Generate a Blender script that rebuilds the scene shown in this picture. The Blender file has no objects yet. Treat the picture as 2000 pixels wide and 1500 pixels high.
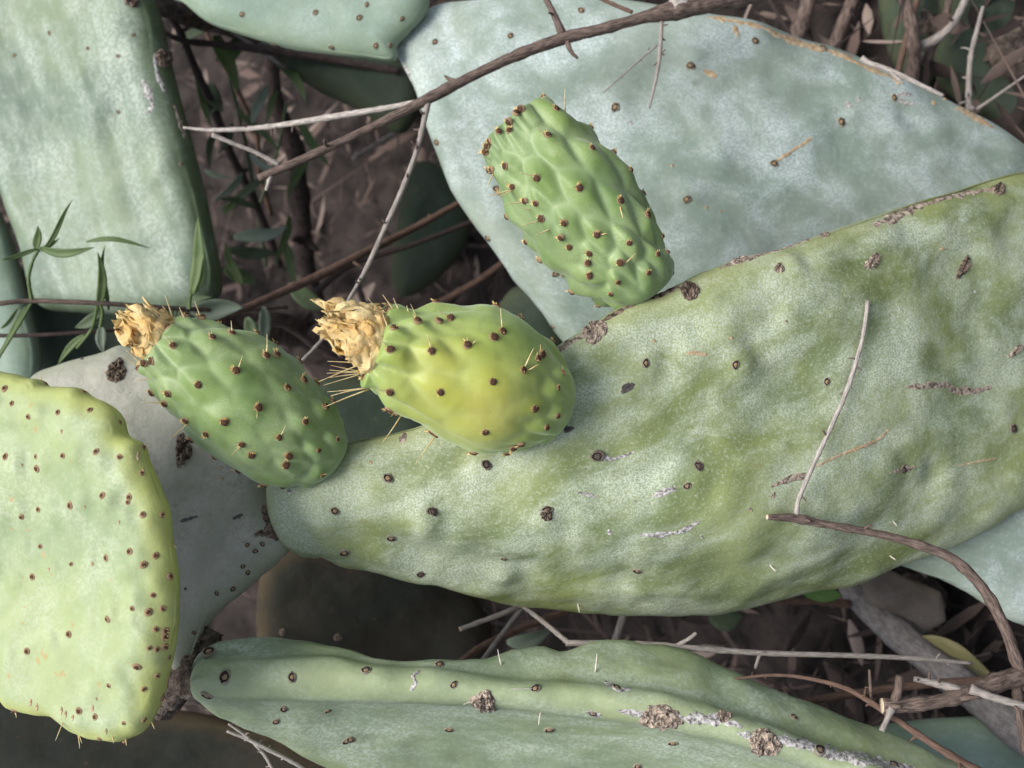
import bpy, math, random
import numpy as np
from mathutils import Vector, Matrix, Quaternion
from mathutils.bvhtree import BVHTree

random.seed(7)
rng = np.random.default_rng(11)
scene = bpy.context.scene
COL = scene.collection

# ------------------------------------------------------------------ camera
# The photograph was taken with the phone on its side: the plant's "up" is
# the picture's left, and the camera looks down at it by PITCH degrees.
PITCH = math.radians(50)
CAM_H = 0.66
FPX = 2144.0                       # focal length in pixels of the 2000 px wide photograph
sp_, cp_ = math.sin(PITCH), math.cos(PITCH)
R = np.array([sp_, 0, -cp_]); U = np.array([0, 1.0, 0]); F = np.array([-cp_, 0, -sp_])
C0 = np.array([0, 0, CAM_H])
cam_d = bpy.data.cameras.new('camera'); cam = bpy.data.objects.new('camera', cam_d); COL.objects.link(cam)
cam.matrix_world = Matrix(((R[0], U[0], -F[0], C0[0]), (R[1], U[1], -F[1], C0[1]), (R[2], U[2], -F[2], C0[2]), (0, 0, 0, 1)))
cam_d.sensor_width = 36; cam_d.lens = 36 * FPX / 2000
cam_d.clip_start = 0.01; cam_d.clip_end = 300
cam_d.dof.use_dof = True; cam_d.dof.focus_distance = 0.40; cam_d.dof.aperture_fstop = 13.0
scene.camera = cam

# ------------------------------------------------------------------ light
SUN_TO = Vector((-0.12, 0.10, 0.95)).normalized()
w = bpy.data.worlds.new('World'); scene.world = w; w.use_nodes = True
nt = w.node_tree; bg = nt.nodes['Background']
sky = nt.nodes.new('ShaderNodeTexSky'); sky.sky_type = 'NISHITA'; sky.sun_disc = False
sky.sun_elevation = math.asin(SUN_TO.z); sky.sun_rotation = math.atan2(SUN_TO.x, SUN_TO.y)
sky.air_density = 1.0; sky.dust_density = 3.0; sky.ozone_density = 1.0
hsv = nt.nodes.new('ShaderNodeHueSaturation'); hsv.inputs['Saturation'].default_value = 0.6      # thin overcast: a paler sky
nt.links.new(sky.outputs[0], hsv.inputs['Color']); nt.links.new(hsv.outputs[0], bg.inputs[0]); bg.inputs[1].default_value = 0.07
sd = bpy.data.lights.new('sun', 'SUN'); so = bpy.data.objects.new('sun', sd); COL.objects.link(so)
sd.energy = 1.5; sd.angle = math.radians(36); sd.color = (1.0, 0.96, 0.90)
so.rotation_euler = SUN_TO.to_track_quat('Z', 'Y').to_euler(); so.location = (0, 0, 3)
vs = scene.view_settings; vs.view_transform = 'Standard'; vs.look = 'None'; vs.gamma = 1.0
vs.use_curve_mapping = False; vs.exposure = 1.38

# ------------------------------------------------------------------ helpers
def P(px, py, d):
    """photo pixel + depth in metres -> world"""
    return C0 + d * (F + ((px - 1000) / FPX) * R - ((py - 750) / FPX) * U)
def PV(px, py, d):
    px = np.asarray(px, float)[:, None]; py = np.asarray(py, float)[:, None]; d = np.asarray(d, float)[:, None]
    return C0 + d * (F + ((px - 1000) / FPX) * R - ((py - 750) / FPX) * U)
def ray(px, py):
    v = F + ((px - 1000) / FPX) * R - ((py - 750) / FPX) * U
    return Vector(v / np.linalg.norm(v))
def ground_depth(px, py, z=0.0):
    return (CAM_H - z) / (sp_ + cp_ * (px - 1000) / FPX)
def G(px, py, z=0.0):
    return P(px, py, ground_depth(px, py, z))

def _h(i, j, k, s):
    n = (i * 374761393 + j * 668265263 + k * 1274126177 + s * 974634777) & 0xffffffff
    n = ((n ^ (n >> 13)) * 1274126177) & 0xffffffff
    return ((n ^ (n >> 16)) & 0xffff) / 65535.0
def vnoise(p, seed=0):
    p = np.asarray(p, float); i = np.floor(p).astype(np.int64); f = p - i; f = f * f * (3 - 2 * f)
    r = 0
    for a in (0, 1):
        for b in (0, 1):
            for c in (0, 1):
                wgt = (f[:, 0] if a else 1 - f[:, 0]) * (f[:, 1] if b else 1 - f[:, 1]) * (f[:, 2] if c else 1 - f[:, 2])
                r = r + wgt * _h(i[:, 0] + a, i[:, 1] + b, i[:, 2] + c, seed)
    return r * 2 - 1
def fbm(p, seed=0, octv=3, gain=0.5):
    r = 0; a = 1.0; q = np.asarray(p, float)
    for o in range(octv):
        r = r + a * vnoise(q, seed + o * 17); q = q * 2.03 + 3.7; a *= gain
    return r
def catmull(pts, n, closed=False):
    pts = np.asarray(pts, float); m = len(pts)
    segs = m if closed else m - 1
    out = []
    per = 24
    for s in range(segs):
        if closed: p0, p1, p2, p3 = pts[(s - 1) % m], pts[s], pts[(s + 1) % m], pts[(s + 2) % m]
        else: p0, p1, p2, p3 = pts[max(s - 1, 0)], pts[s], pts[s + 1], pts[min(s + 2, m - 1)]
        t = np.linspace(0, 1, per, endpoint=False)[:, None]
        out.append(0.5 * ((2 * p1) + (-p0 + p2) * t + (2 * p0 - 5 * p1 + 4 * p2 - p3) * t ** 2 + (-p0 + 3 * p1 - 3 * p2 + p3) * t ** 3))
    out = np.vstack(out + [pts[:1] if closed else pts[-1:]])
    L = np.r_[0, np.cumsum(np.linalg.norm(np.diff(out[:, :min(3, out.shape[1])], axis=0), axis=1))]
    q = np.linspace(0, L[-1], n + 1)[:-1] if closed else np.linspace(0, L[-1], n)
    return np.stack([np.interp(q, L, out[:, c]) for c in range(out.shape[1])], 1)
def smooth(x, a, b):
    t = np.clip((x - a) / (b - a), 0, 1); return t * t * (3 - 2 * t)

WORLD = {}                                  # world location of every object (none of the parents is rotated)
def link(o, parent=None, loc=(0, 0, 0)):
    COL.objects.link(o)
    loc = Vector(loc)
    if parent is not None:
        o.parent = parent; o.location = loc - WORLD[parent.name]
    else: o.location = loc
    WORLD[o.name] = loc
    return o
def empty(name, loc):
    o = bpy.data.objects.new(name, None); o.empty_display_size = 0.02
    return link(o, None, loc)
def tag(o, label=None, cat=None, group=None, kind=None):
    if label: o['label'] = label
    if cat: o['category'] = cat
    if group: o['group'] = group
    if kind: o['kind'] = kind
    return o
def meshobj(name, V, faces, mats, parent=None, smooth_=True, attrs=None, midx=None, origin=None):
    V = np.asarray(V, float)
    org = V.mean(0) if origin is None else np.asarray(origin, float)
    me = bpy.data.meshes.new(name)
    me.from_pydata((V - org).tolist(), [], [tuple(int(i) for i in f) for f in faces])
    for m in (mats if isinstance(mats, (list, tuple)) else [mats]): me.materials.append(m)
    if smooth_: me.polygons.foreach_set('use_smooth', [True] * len(me.polygons))
    if midx is not None: me.polygons.foreach_set('material_index', list(midx))
    for k, a in (attrs or {}).items():
        at = me.attributes.new(k, 'FLOAT', 'POINT'); at.data.foreach_set('value', np.asarray(a, dtype=np.float32))
    me.update()
    return link(bpy.data.objects.new(name, me), parent, org)
def bvh_of(o, V, faces): return BVHTree.FromPolygons([Vector(v) for v in V], [tuple(int(i) for i in f) for f in faces])

# ------------------------------------------------------------------ materials
class NB:
    def __init__(s, name):
        s.m = bpy.data.materials.new(name); s.m.use_nodes = True; s.t = s.m.node_tree
        s.b = s.t.nodes['Principled BSDF']; s.out = s.t.nodes['Material Output']
        s.tc = s.t.nodes.new('ShaderNodeTexCoord').outputs['Object']
    def n(s, k, **kw):
        x = s.t.nodes.new(k)
        for a, b in kw.items(): setattr(x, a, b)
        return x
    def set(s, sock, v):
        if isinstance(v, bpy.types.NodeSocket): s.t.links.new(v, sock)
        else: sock.default_value = v
    def mapping(s, scale=(1, 1, 1), rot=(0, 0, 0), loc=(0, 0, 0)):
        x = s.n('ShaderNodeMapping'); s.set(x.inputs[0], s.tc)
        x.inputs['Scale'].default_value = scale; x.inputs['Rotation'].default_value = rot; x.inputs['Location'].default_value = loc
        return x.outputs[0]
    def along(s, img_dir, stretch):
        d = img_dir[0] * R - img_dir[1] * U; d = d / np.linalg.norm(d); n_ = -F; e = np.cross(n_, d)
        x = s.n('ShaderNodeMapping'); s.set(x.inputs[0], s.tc)
        x.inputs['Rotation'].default_value = Matrix((d, e, n_)).to_euler()
        y = s.n('ShaderNodeMapping'); s.set(y.inputs[0], x.outputs[0]); y.inputs['Scale'].default_value = (1 / stretch, 1, 1)
        return y.outputs[0]
    def noise(s, scale, detail=3, rough=0.55, vec=None, dist=0.0):
        x = s.n('ShaderNodeTexNoise'); s.set(x.inputs['Vector'], vec or s.tc)
        x.inputs['Scale'].default_value = scale; x.inputs['Detail'].default_value = detail
        x.inputs['Roughness'].default_value = rough; x.inputs['Distortion'].default_value = dist
        return x.outputs['Fac']
    def ramp(s, v, a, b, lo=0.0, hi=1.0):
        x = s.n('ShaderNodeMapRange'); x.interpolation_type = 'SMOOTHSTEP'; s.set(x.inputs[0], v)
        for i, q in zip((1, 2, 3, 4), (a, b, lo, hi)): x.inputs[i].default_value = q
        return x.outputs[0]
    def math(s, op, a, b=0.0):
        x = s.n('ShaderNodeMath', operation=op); s.set(x.inputs[0], a); s.set(x.inputs[1], b); return x.outputs[0]
    def mix(s, f, a, b):
        x = s.n('ShaderNodeMix', data_type='RGBA')
        s.set(x.inputs[0], f); s.set(x.inputs[6], a if isinstance(a, bpy.types.NodeSocket) else (*a, 1)); s.set(x.inputs[7], b if isinstance(b, bpy.types.NodeSocket) else (*b, 1))
        return x.outputs[2]
    def attr(s, name):
        x = s.n('ShaderNodeAttribute', attribute_name=name); return x.outputs['Fac']
    def bump(s, h, strength, dist, prev=None):
        x = s.n('ShaderNodeBump'); x.inputs['Strength'].default_value = strength; x.inputs['Distance'].default_value = dist
        s.set(x.inputs['Height'], h)
        if prev: s.set(x.inputs['Normal'], prev)
        return x.outputs[0]
    def finish(s, col, rough=0.6, spec=0.35, normal=None):
        s.set(s.b.inputs['Base Color'], col if isinstance(col, bpy.types.NodeSocket) else (*col, 1))
        s.set(s.b.inputs['Roughness'], rough); s.b.inputs['Specular IOR Level'].default_value = spec
        if normal: s.set(s.b.inputs['Normal'], normal)
        return s.m

def pad_material(name, cA, cB, bloom, amt, rimcol=None, rim_amt=0.6, spots=0.25, spotcol=(.30, .19, .08), speck=950, mid=55, big=14, streak=0.0, bump=0.25, scuff=0.15, stretch=None, lines=.35, spot_thr=.70, rough=.56, grain=.24, spec=.35):
    b = NB(name)
    vec = b.along(stretch[:2], stretch[2]) if stretch else b.tc
    col = b.mix(b.ramp(b.noise(big, 3), .36, .64), cA, cB)
    nm = b.ramp(b.noise(mid, 5, .62, vec=vec, dist=.4), .38, .66)
    nf = b.ramp(b.noise(speck, 2, .6), .42, .60)
    fac = b.math('MULTIPLY', b.math('MULTIPLY', nm, b.math('ADD', b.math('MULTIPLY', nf, .62), .38)), amt)
    col = b.mix(fac, col, bloom)
    # always a little fine grain
    col = b.mix(b.math('MULTIPLY', b.ramp(b.noise(speck * .55, 3, .7), .5, .72), grain * min(1, amt + .3)), col, bloom)
    # faint scratches and flow lines of the wax
    vw = b.mapping((1, 1, 1), (.4, .7, .2))
    sc = b.noise(45, 4, .75, vec=vw, dist=2.2)
    line = b.ramp(b.math('ABSOLUTE', b.math('SUBTRACT', sc, .5)), .0, .012, 1.0, 0.0)
    col = b.mix(b.math('MULTIPLY', b.math('MULTIPLY', line, b.ramp(b.noise(30, 2), .48, .62)), lines), col, tuple(c * .62 for c in cA))
    # broad uneven greying
    col = b.mix(b.math('MULTIPLY', b.ramp(b.noise(9, 4, .6), .45, .7), .30), col, tuple(.6 * x + .4 * y for x, y in zip(cA, bloom)))
    # rubbed, darker green patches
    col = b.mix(b.math('MULTIPLY', b.ramp(b.noise(90, 6, .7), .58, .72), scuff), col, tuple(c * .55 for c in cA))
    # small brown flecks
    col = b.mix(b.math('MULTIPLY', b.ramp(b.noise(160, 2, .5), spot_thr, spot_thr + .06), spots), col, spotcol)
    if rimcol:
        rimf = b.math('MULTIPLY', b.attr('rim'), b.ramp(b.noise(70, 3), .25, .6, rim_amt * .45, rim_amt))
        col = b.mix(rimf, col, rimcol)
    nb = b.bump(b.noise(240, 5, .65), bump, .0012)
    nb = b.bump(b.noise(1500, 2, .6), bump * .5, .0003, nb)
    return b.finish(col, b.ramp(b.noise(60, 3), .3, .7, rough - .08, rough + .1), spec, nb)

M = {}
M['young'] = pad_material('young_pad_skin', (.235, .305, .16), (.325, .39, .172), (.46, .515, .36), .60, (.47, .51, .15), .9, spots=.55, spotcol=(.42, .25, .09), speck=800, mid=45, scuff=.10, spot_thr=.675)
M['main'] = pad_material('main_pad_skin', (.150, .192, .080), (.222, .262, .083), (.53, .59, .47), .95, (.29, .31, .12), .5, spots=.12, speck=1450, mid=38, big=18, bump=.35, scuff=.30, stretch=(.9, -.42, 1.9), grain=.42)
M['lower'] = pad_material('lower_pad_skin', (.19, .245, .15), (.25, .30, .15), (.46, .53, .43), .80, (.38, .44, .24), .5, spots=.15, speck=700, mid=48, big=16, bump=.3, scuff=.25, stretch=(.97, .2, 2.6))
M['greypad'] = pad_material('grey_pad_skin', (.245, .25, .195), (.31, .31, .25), (.40, .395, .355), .6, (.27, .30, .19), .5, spots=.25, spotcol=(.10, .085, .07), speck=600, mid=60, bump=.5, scuff=.5, lines=.9)
M['blue'] = pad_material('blue_pad_skin', (.195, .255, .21), (.25, .30, .245), (.49, .56, .555), .95, (.30, .36, .27), .3, spots=.06, speck=900, mid=34, big=11, bump=.25, scuff=.28, stretch=(.8, .3, 1.3))
M['bluegreen'] = pad_material('bluegreen_pad_skin', (.18, .255, .20), (.22, .29, .22), (.36, .45, .40), .6, (.26, .32, .16), .4, spots=.05, speck=700, mid=30, bump=.2, scuff=.12)
M['sage'] = pad_material('sage_pad_skin', (.13, .18, .135), (.19, .245, .145), (.34, .40, .335), 1.0, (.08, .11, .05), .95, spots=.10, speck=520, mid=58, big=12, bump=.3, scuff=.22, stretch=(.35, .94, 5.0), grain=.4)  # dark rim colour: shade of the turned-away edge painted into the skin
M['shadepad'] = pad_material('pad_skin_dark_for_shade', (.040, .058, .040), (.055, .070, .048), (.085, .105, .09), .5, (.07, .075, .035), .5, spots=.2, speck=400, mid=30, bump=.3, scuff=.3, rough=.85, spec=.12)  # green darkened so the skin itself carries the shade of the thicket
M['brownshadepad'] = pad_material('brown_pad_skin_dark_for_shade', (.017, .020, .016), (.030, .025, .019), (.040, .040, .034), .4, (.085, .062, .035), .6, spots=.4, spotcol=(.10, .06, .04), speck=400, mid=30, bump=.4, scuff=.3, rough=.85, spec=.12)  # brown pushed near black, shade under the plants painted into the skin
M['deadpad'] = pad_material('dead_pad_skin', (.11, .095, .085), (.15, .13, .115), (.21, .19, .185), .6, (.22, .18, .13), .6, spots=.3, speck=400, mid=40, bump=.6, scuff=.4, rough=.85, spec=.12)

def fruit_material(name, cA, cB, bloom, amt, ripe=None):
    b = NB(name)
    col = b.mix(b.ramp(b.noise(30, 2), .35, .65), cA, cB)
    if ripe:
        r = b.attr('ripe'); col = b.mix(r, col, ripe[0]); col = b.mix(b.math('MULTIPLY', b.attr('blush'), .9), col, ripe[1])
    val = b.attr('valley')
    col = b.mix(b.math('MULTIPLY', val, .30), col, bloom)
    f = b.math('MULTIPLY', b.ramp(b.noise(60, 4, .6), .35, .7), b.ramp(b.noise(1500, 2, .6), .40, .62, .35, 1.0))
    col = b.mix(b.math('MULTIPLY', f, amt), col, bloom)
    col = b.mix(b.math('MULTIPLY', b.ramp(b.noise(700, 2), .66, .74), .35), col, tuple(min(1, c * 1.7) for c in cB))
    nb = b.bump(b.noise(1900, 2, .6), .22, .0003)
    nb = b.bump(b.noise(260, 3), .10, .0008, nb)
    b.b.inputs['Sheen Weight'].default_value = .35; b.b.inputs['Sheen Roughness'].default_value = .45; b.b.inputs['Sheen Tint'].default_value = (.85, 1, .8, 1)
    b.b.inputs['Subsurface Weight'].default_value = .12
    b.b.inputs['Subsurface Radius'].default_value = (.004, .006, .002); b.b.inputs['Subsurface Scale'].default_value = .6
    return b.finish(col, .47, .4, nb)
M['fruit_green'] = fruit_material('green_fruit_skin', (.115, .195, .048), (.165, .25, .05), (.36, .45, .27), .46)
M['fruit_deep'] = fruit_material('deep_green_fruit_skin', (.135, .215, .06), (.185, .27, .062), (.37, .46, .28), .5)
M['fruit_ripe'] = fruit_material('ripening_fruit_skin', (.19, .29, .062), (.25, .345, .062), (.43, .51, .25), .30, ((.45, .43, .06), (.49, .34, .085)))

def simple(name, cA, cB, sc=60, rough=.8, bump=.5, bd=.001, spec=.2, stretch=None, det=4, bsc=None):
    b = NB(name); vec = b.mapping(stretch) if stretch else b.tc
    col = b.mix(b.ramp(b.noise(sc, det, .65, vec=vec), .33, .67), cA, cB)
    return b.finish(col, rough, spec, b.bump(b.noise(bsc or sc * 2.5, 4, .7, vec=vec), bump, bd))
def bark(name, cA, cB, rough=.85, bump=.6, bd=.0006):
    b = NB(name); cx = b.n('ShaderNodeCombineXYZ'); b.set(cx.inputs[0], b.attr('ta')); b.set(cx.inputs[1], b.attr('tl'))
    v = cx.outputs[0]; n1 = b.noise(3.0, 6, .7, vec=v); n2 = b.noise(170, 4, .65)
    col = b.mix(b.ramp(n1, .36, .64), cA, cB); col = b.mix(b.math('MULTIPLY', b.ramp(n2, .5, .7), .45), col, tuple(.5 * (x + y) * .55 for x, y in zip(cA, cB)))
    return b.finish(col, rough, .2, b.bump(n1, bump, bd))
M['cork'] = simple('cork', (.085, .062, .05), (.62, .51, .41), 520, .92, 1.0, .0010, det=6)
M['corkdark'] = simple('dark_cork', (.035, .026, .022), (.34, .26, .20), 480, .95, .9, .0014)
M['corktan'] = simple('tan_cork', (.34, .23, .12), (.60, .48, .33), 380, .85, .6, .0008)
M['scarwhite'] = simple('white_scar', (.10, .09, .085), (.78, .75, .72), 620, .9, .9, .0006, det=6)
M['stain'] = simple('dark_stain', (.06, .055, .055), (.15, .13, .125), 500, .9, .6, .0006)
M['wool'] = simple('areole_wool', (.060, .030, .020), (.21, .115, .07), 1500, .97, 1.0, .0005)
M['woolpale'] = simple('areole_rim', (.30, .19, .11), (.50, .36, .22), 1500, .95, .9, .0004)
M['pit'] = simple('old_areole_pit', (.055, .042, .035), (.20, .16, .125), 1500, .97, .8, .0004)
M['corksoft'] = simple('soft_cork', (.23, .21, .145), (.46, .42, .33), 700, .92, .8, .0006)
M['dark'] = simple('areole_pit', (.018, .014, .013), (.06, .045, .04), 1500, .97, .6, .0003)
M['glochid'] = simple('glochid', (.70, .48, .18), (.84, .66, .34), 900, .6, .2, .0002)
M['spine'] = simple('spine', (.56, .40, .17), (.78, .66, .40), 300, .5, .1, .0002)
M['spinewhite'] = simple('white_spine', (.55, .50, .40), (.80, .77, .70), 300, .5, .1, .0002)
def petal_material():
    b = NB('dry_petal')
    col = b.mix(b.ramp(b.noise(140, 4, .6), .32, .68), (.88, .63, .25), (.98, .85, .50))
    col = b.mix(b.math('MULTIPLY', b.ramp(b.noise(600, 3), .6, .75), .5), col, (.60, .36, .13))
    nb = b.bump(b.noise(420, 4, .65), .7, .0010)
    b.finish(col, .7, .25, nb)
    tr = b.n('ShaderNodeBsdfTranslucent'); b.set(tr.inputs[0], col); b.set(tr.inputs[1], nb)
    mx = b.n('ShaderNodeMixShader'); mx.inputs[0].default_value = .45
    b.t.links.new(b.b.outputs[0], mx.inputs[1]); b.t.links.new(tr.outputs[0], mx.inputs[2]); b.t.links.new(mx.outputs[0], b.out.inputs[0])
    return b.m
M['petal'] = petal_material()
M['twigbrown'] = bark('brown_twig_bark', (.060, .042, .036), (.20, .15, .125))
M['twiggrey'] = bark('grey_twig_bark', (.18, .155, .14), (.40, .36, .325))
M['twigpale'] = bark('pale_twig_bark', (.20, .175, .16), (.58, .53, .48))
M['twigred'] = bark('reddish_stalk', (.085, .052, .040), (.18, .115, .085))
M['twigdark'] = bark('dark_stem_bark', (.03, .023, .022), (.085, .062, .055))
M['wood'] = simple('broken_wood', (.45, .36, .24), (.66, .56, .42), 700, .85, .6, .0004)
M['greystem'] = bark('grey_stem_bark', (.15, .135, .125), (.27, .245, .235))
M['trunk'] = simple('woody_joint_bark', (.055, .042, .036), (.25, .20, .165), 170, .95, 1.0, .003)
def leaf_material(name, cA, cB, tl=.25):
    b = NB(name)
    col = b.mix(b.ramp(b.noise(45, 3), .35, .65), cA, cB)
    b.finish(col, .55, .35, b.bump(b.noise(300, 3), .25, .0005))
    tr = b.n('ShaderNodeBsdfTranslucent'); b.set(tr.inputs[0], col)
    mx = b.n('ShaderNodeMixShader'); mx.inputs[0].default_value = tl
    b.t.links.new(b.b.outputs[0], mx.inputs[1]); b.t.links.new(tr.outputs[0], mx.inputs[2]); b.t.links.new(mx.outputs[0], b.out.inputs[0])
    return b.m
M['leaf'] = leaf_material('weed_leaf', (.10, .16, .055), (.16, .22, .09))
M['leafgrey'] = leaf_material('grey_weed_leaf', (.22, .28, .20), (.32, .37, .29))
M['leafdark'] = leaf_material('dark_weed_leaf', (.085, .125, .06), (.13, .17, .10))
M['leafbright'] = leaf_material('bright_weed_leaf', (.10, .22, .05), (.16, .28, .08))
M['leafyellow'] = leaf_material('yellowed_leaf', (.26, .25, .11), (.36, .32, .17))
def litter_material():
    b = NB('dry_litter_with_shade'); v = b.attr('tint')
    col = b.mix(b.ramp(v, 0.0, 1.0), (.012, .009, .0085), (.15, .108, .092))  # dead-leaf browns darkened, thicket shade put into the colour
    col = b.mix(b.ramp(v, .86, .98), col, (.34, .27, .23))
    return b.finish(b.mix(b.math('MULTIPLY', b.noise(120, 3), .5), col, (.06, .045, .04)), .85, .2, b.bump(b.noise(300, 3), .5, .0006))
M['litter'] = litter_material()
M['soil'] = simple('soil', (.018, .014, .013), (.050, .040, .036), 22, .95, .8, .008, bsc=60)

# ------------------------------------------------------------------ pads
def plane(x0, y0, d0, dx=0.0, dy=0.0, q=None):
    def f(px, py):
        d = d0 + dx * (px - x0) / 1000 + dy * (py - y0) / 1000
        return d + q(px, py) if q else d
    return f
class Pad: pass
def make_pad(plant, name, outline, centre, depth, T, w, mat, und=.0012, undsc=28, bumps=(), N=240, K=44, rimnoise=.0008, seed=0, label=None, dents=()):
    o = catmull(outline, N, True)
    c = np.array(centre, float)
    s = np.sin(np.linspace(0, math.pi / 2, K + 1))[1:]
    px = (c[0] + s[:, None] * (o[:, 0] - c[0])[None]).ravel(); py = (c[1] + s[:, None] * (o[:, 1] - c[1])[None]).ravel()
    px = np.r_[c[0], px]; py = np.r_[c[1], py]
    d = depth(px, py)
    mid = PV(px, py, d)
    ring = mid[-N:]
    dist = np.empty(len(mid))
    for a in range(0, len(mid), 4000):
        dist[a:a + 4000] = np.sqrt(((mid[a:a + 4000, None] - ring[None]) ** 2).sum(2)).min(1)
    dist[-N:] = 0
    # local normal of the mid-surface, towards the camera
    e = 4.0
    gx = PV(px + e, py, depth(px + e, py)) - PV(px - e, py, depth(px - e, py)); gy = PV(px, py + e, depth(px, py + e)) - PV(px, py - e, depth(px, py - e))
    n = np.cross(gx, gy); n /= np.linalg.norm(n, axis=1)[:, None]
    n *= np.sign(((C0 - mid) * n).sum(1))[:, None]
    u = np.clip(dist / w, 0, 1); h = T * np.sqrt(1 - (1 - u) ** 2)
    inner = smooth(dist, 0, w * 1.3)
    disp = und * (fbm(mid * undsc, seed, 3) + .35 * fbm(mid * undsc * 3.3, seed + 77, 2)) * (0.25 + .75 * inner)
    for (bx, by, r, a) in bumps:
        q = P(bx, by, float(depth(np.array([bx]), np.array([by]))[0]))
        rr = ((mid - q) ** 2).sum(1); disp = disp + a * np.exp(-rr / (r * r))
    for (x0, y0, x1, y1, r, a) in dents:                  # long folds
        A = P(x0, y0, float(depth(np.array([x0]), np.array([y0]))[0])); B = P(x1, y1, float(depth(np.array([x1]), np.array([y1]))[0]))
        t = np.clip(((mid - A) @ (B - A)) / ((B - A) @ (B - A)), 0, 1)
        rr = ((mid - (A + t[:, None] * (B - A))) ** 2).sum(1)
        disp = disp + a * np.exp(-rr / (r * r)) * np.sin(math.pi * np.clip(t, .08, .92))
    front = mid + n * (h + disp)[:, None]
    back = mid - n * (h + und * .6 * fbm(mid * undsc, seed + 50, 2) * inner)[:, None]
    rn = rimnoise * fbm(ring * 120, seed + 9, 2)
    cen3 = mid[0]; rad = ring - cen3; rad /= np.linalg.norm(rad, axis=1)[:, None]
    front[-N:] = ring + rad * rn[:, None]
    nf = len(front)
    V = np.vstack([front, back[:-N]])
    faces = []
    def idx(side, k, j):
        j %= N
        if k == 0: return 0 if side == 0 else nf
        i = 1 + (k - 1) * N + j
        return i if (side == 0 or k == K) else nf + i
    # winding: decide so that front faces the camera
    a, b_, c_ = front[0], front[1], front[2]
    flip = np.dot(np.cross(b_ - a, c_ - a), n[0]) < 0
    for side in (0, 1):
        rev = flip ^ (side == 1)
        for j in range(N):
            f = (idx(side, 0, 0), idx(side, 1, j), idx(side, 1, j + 1)); faces.append(f[::-1] if rev else f)
        for k in range(1, K):
            for j in range(N):
                f = (idx(side, k, j), idx(side, k + 1, j), idx(side, k + 1, j + 1), idx(side, k, j + 1)); faces.append(f[::-1] if rev else f)
    rim = 1 - smooth(dist, 0, w * .8); rim = np.r_[rim, rim[:-N]]
    p = Pad(); p.o = meshobj(name, V, faces, mat, plant, attrs={'rim': rim})
    if label: p.o['label'] = label
    p.bvh = bvh_of(p.o, V, faces); p.depth = depth; p.V = V
    return p
def hit(p, px, py):
    r = ray(px, py); loc, nrm, i, d = p.bvh.ray_cast(Vector(C0), r)
    if loc is None:
        dd = float(p.depth(np.array([px], float), np.array([py], float))[0])
        loc, nrm, i, d = p.bvh.find_nearest(Vector(P(px, py, dd)))
    if nrm.dot(r) > 0.3: nrm = -nrm
    return loc, nrm

# ------------------------------------------------------------------ areoles and spines (shared meshes, millimetre sized)
def lump(nr, ns, prof, jitter, seed, oval=1.0):
    """lathed lump: prof = [(r, z)], unit size"""
    r_ = random.Random(seed); V = []; Fc = []
    for (r, z) in prof:
        for j in range(ns):
            a = 2 * math.pi * j / ns; k = 1 + r_.uniform(-jitter, jitter)
            V.append((r * k * math.cos(a) * oval, r * k * math.sin(a), z + r_.uniform(-jitter, jitter) * .35))
    for k in range(len(prof) - 1):
        for j in range(ns): Fc.append((k * ns + j, k * ns + (j + 1) % ns, (k + 1) * ns + (j + 1) % ns, (k + 1) * ns + j))
    V.append((0, 0, prof[-1][1] + .02)); t = len(V) - 1; k = len(prof) - 1
    for j in range(ns): Fc.append((k * ns + j, k * ns + (j + 1) % ns, t))
    return V, Fc
def cone(V, Fc, a, b, r, bend=(0, 0, 0), n=4):
    a = Vector(a); b = Vector(b); ax = (b - a).normalized(); s = ax.orthogonal().normalized(); t = ax.cross(s); i0 = len(V)
    m = (a + b) / 2 + Vector(bend)
    for c, rr in ((a, r), (m, r * .7)):
        for j in range(n):
            q = 2 * math.pi * j / n; v = c + rr * (math.cos(q) * s + math.sin(q) * t); V.append(tuple(v))
    V.append(tuple(b))
    for j in range(n):
        Fc.append((i0 + j, i0 + (j + 1) % n, i0 + n + (j + 1) % n, i0 + n + j)); Fc.append((i0 + n + j, i0 + n + (j + 1) % n, i0 + 2 * n))
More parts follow.
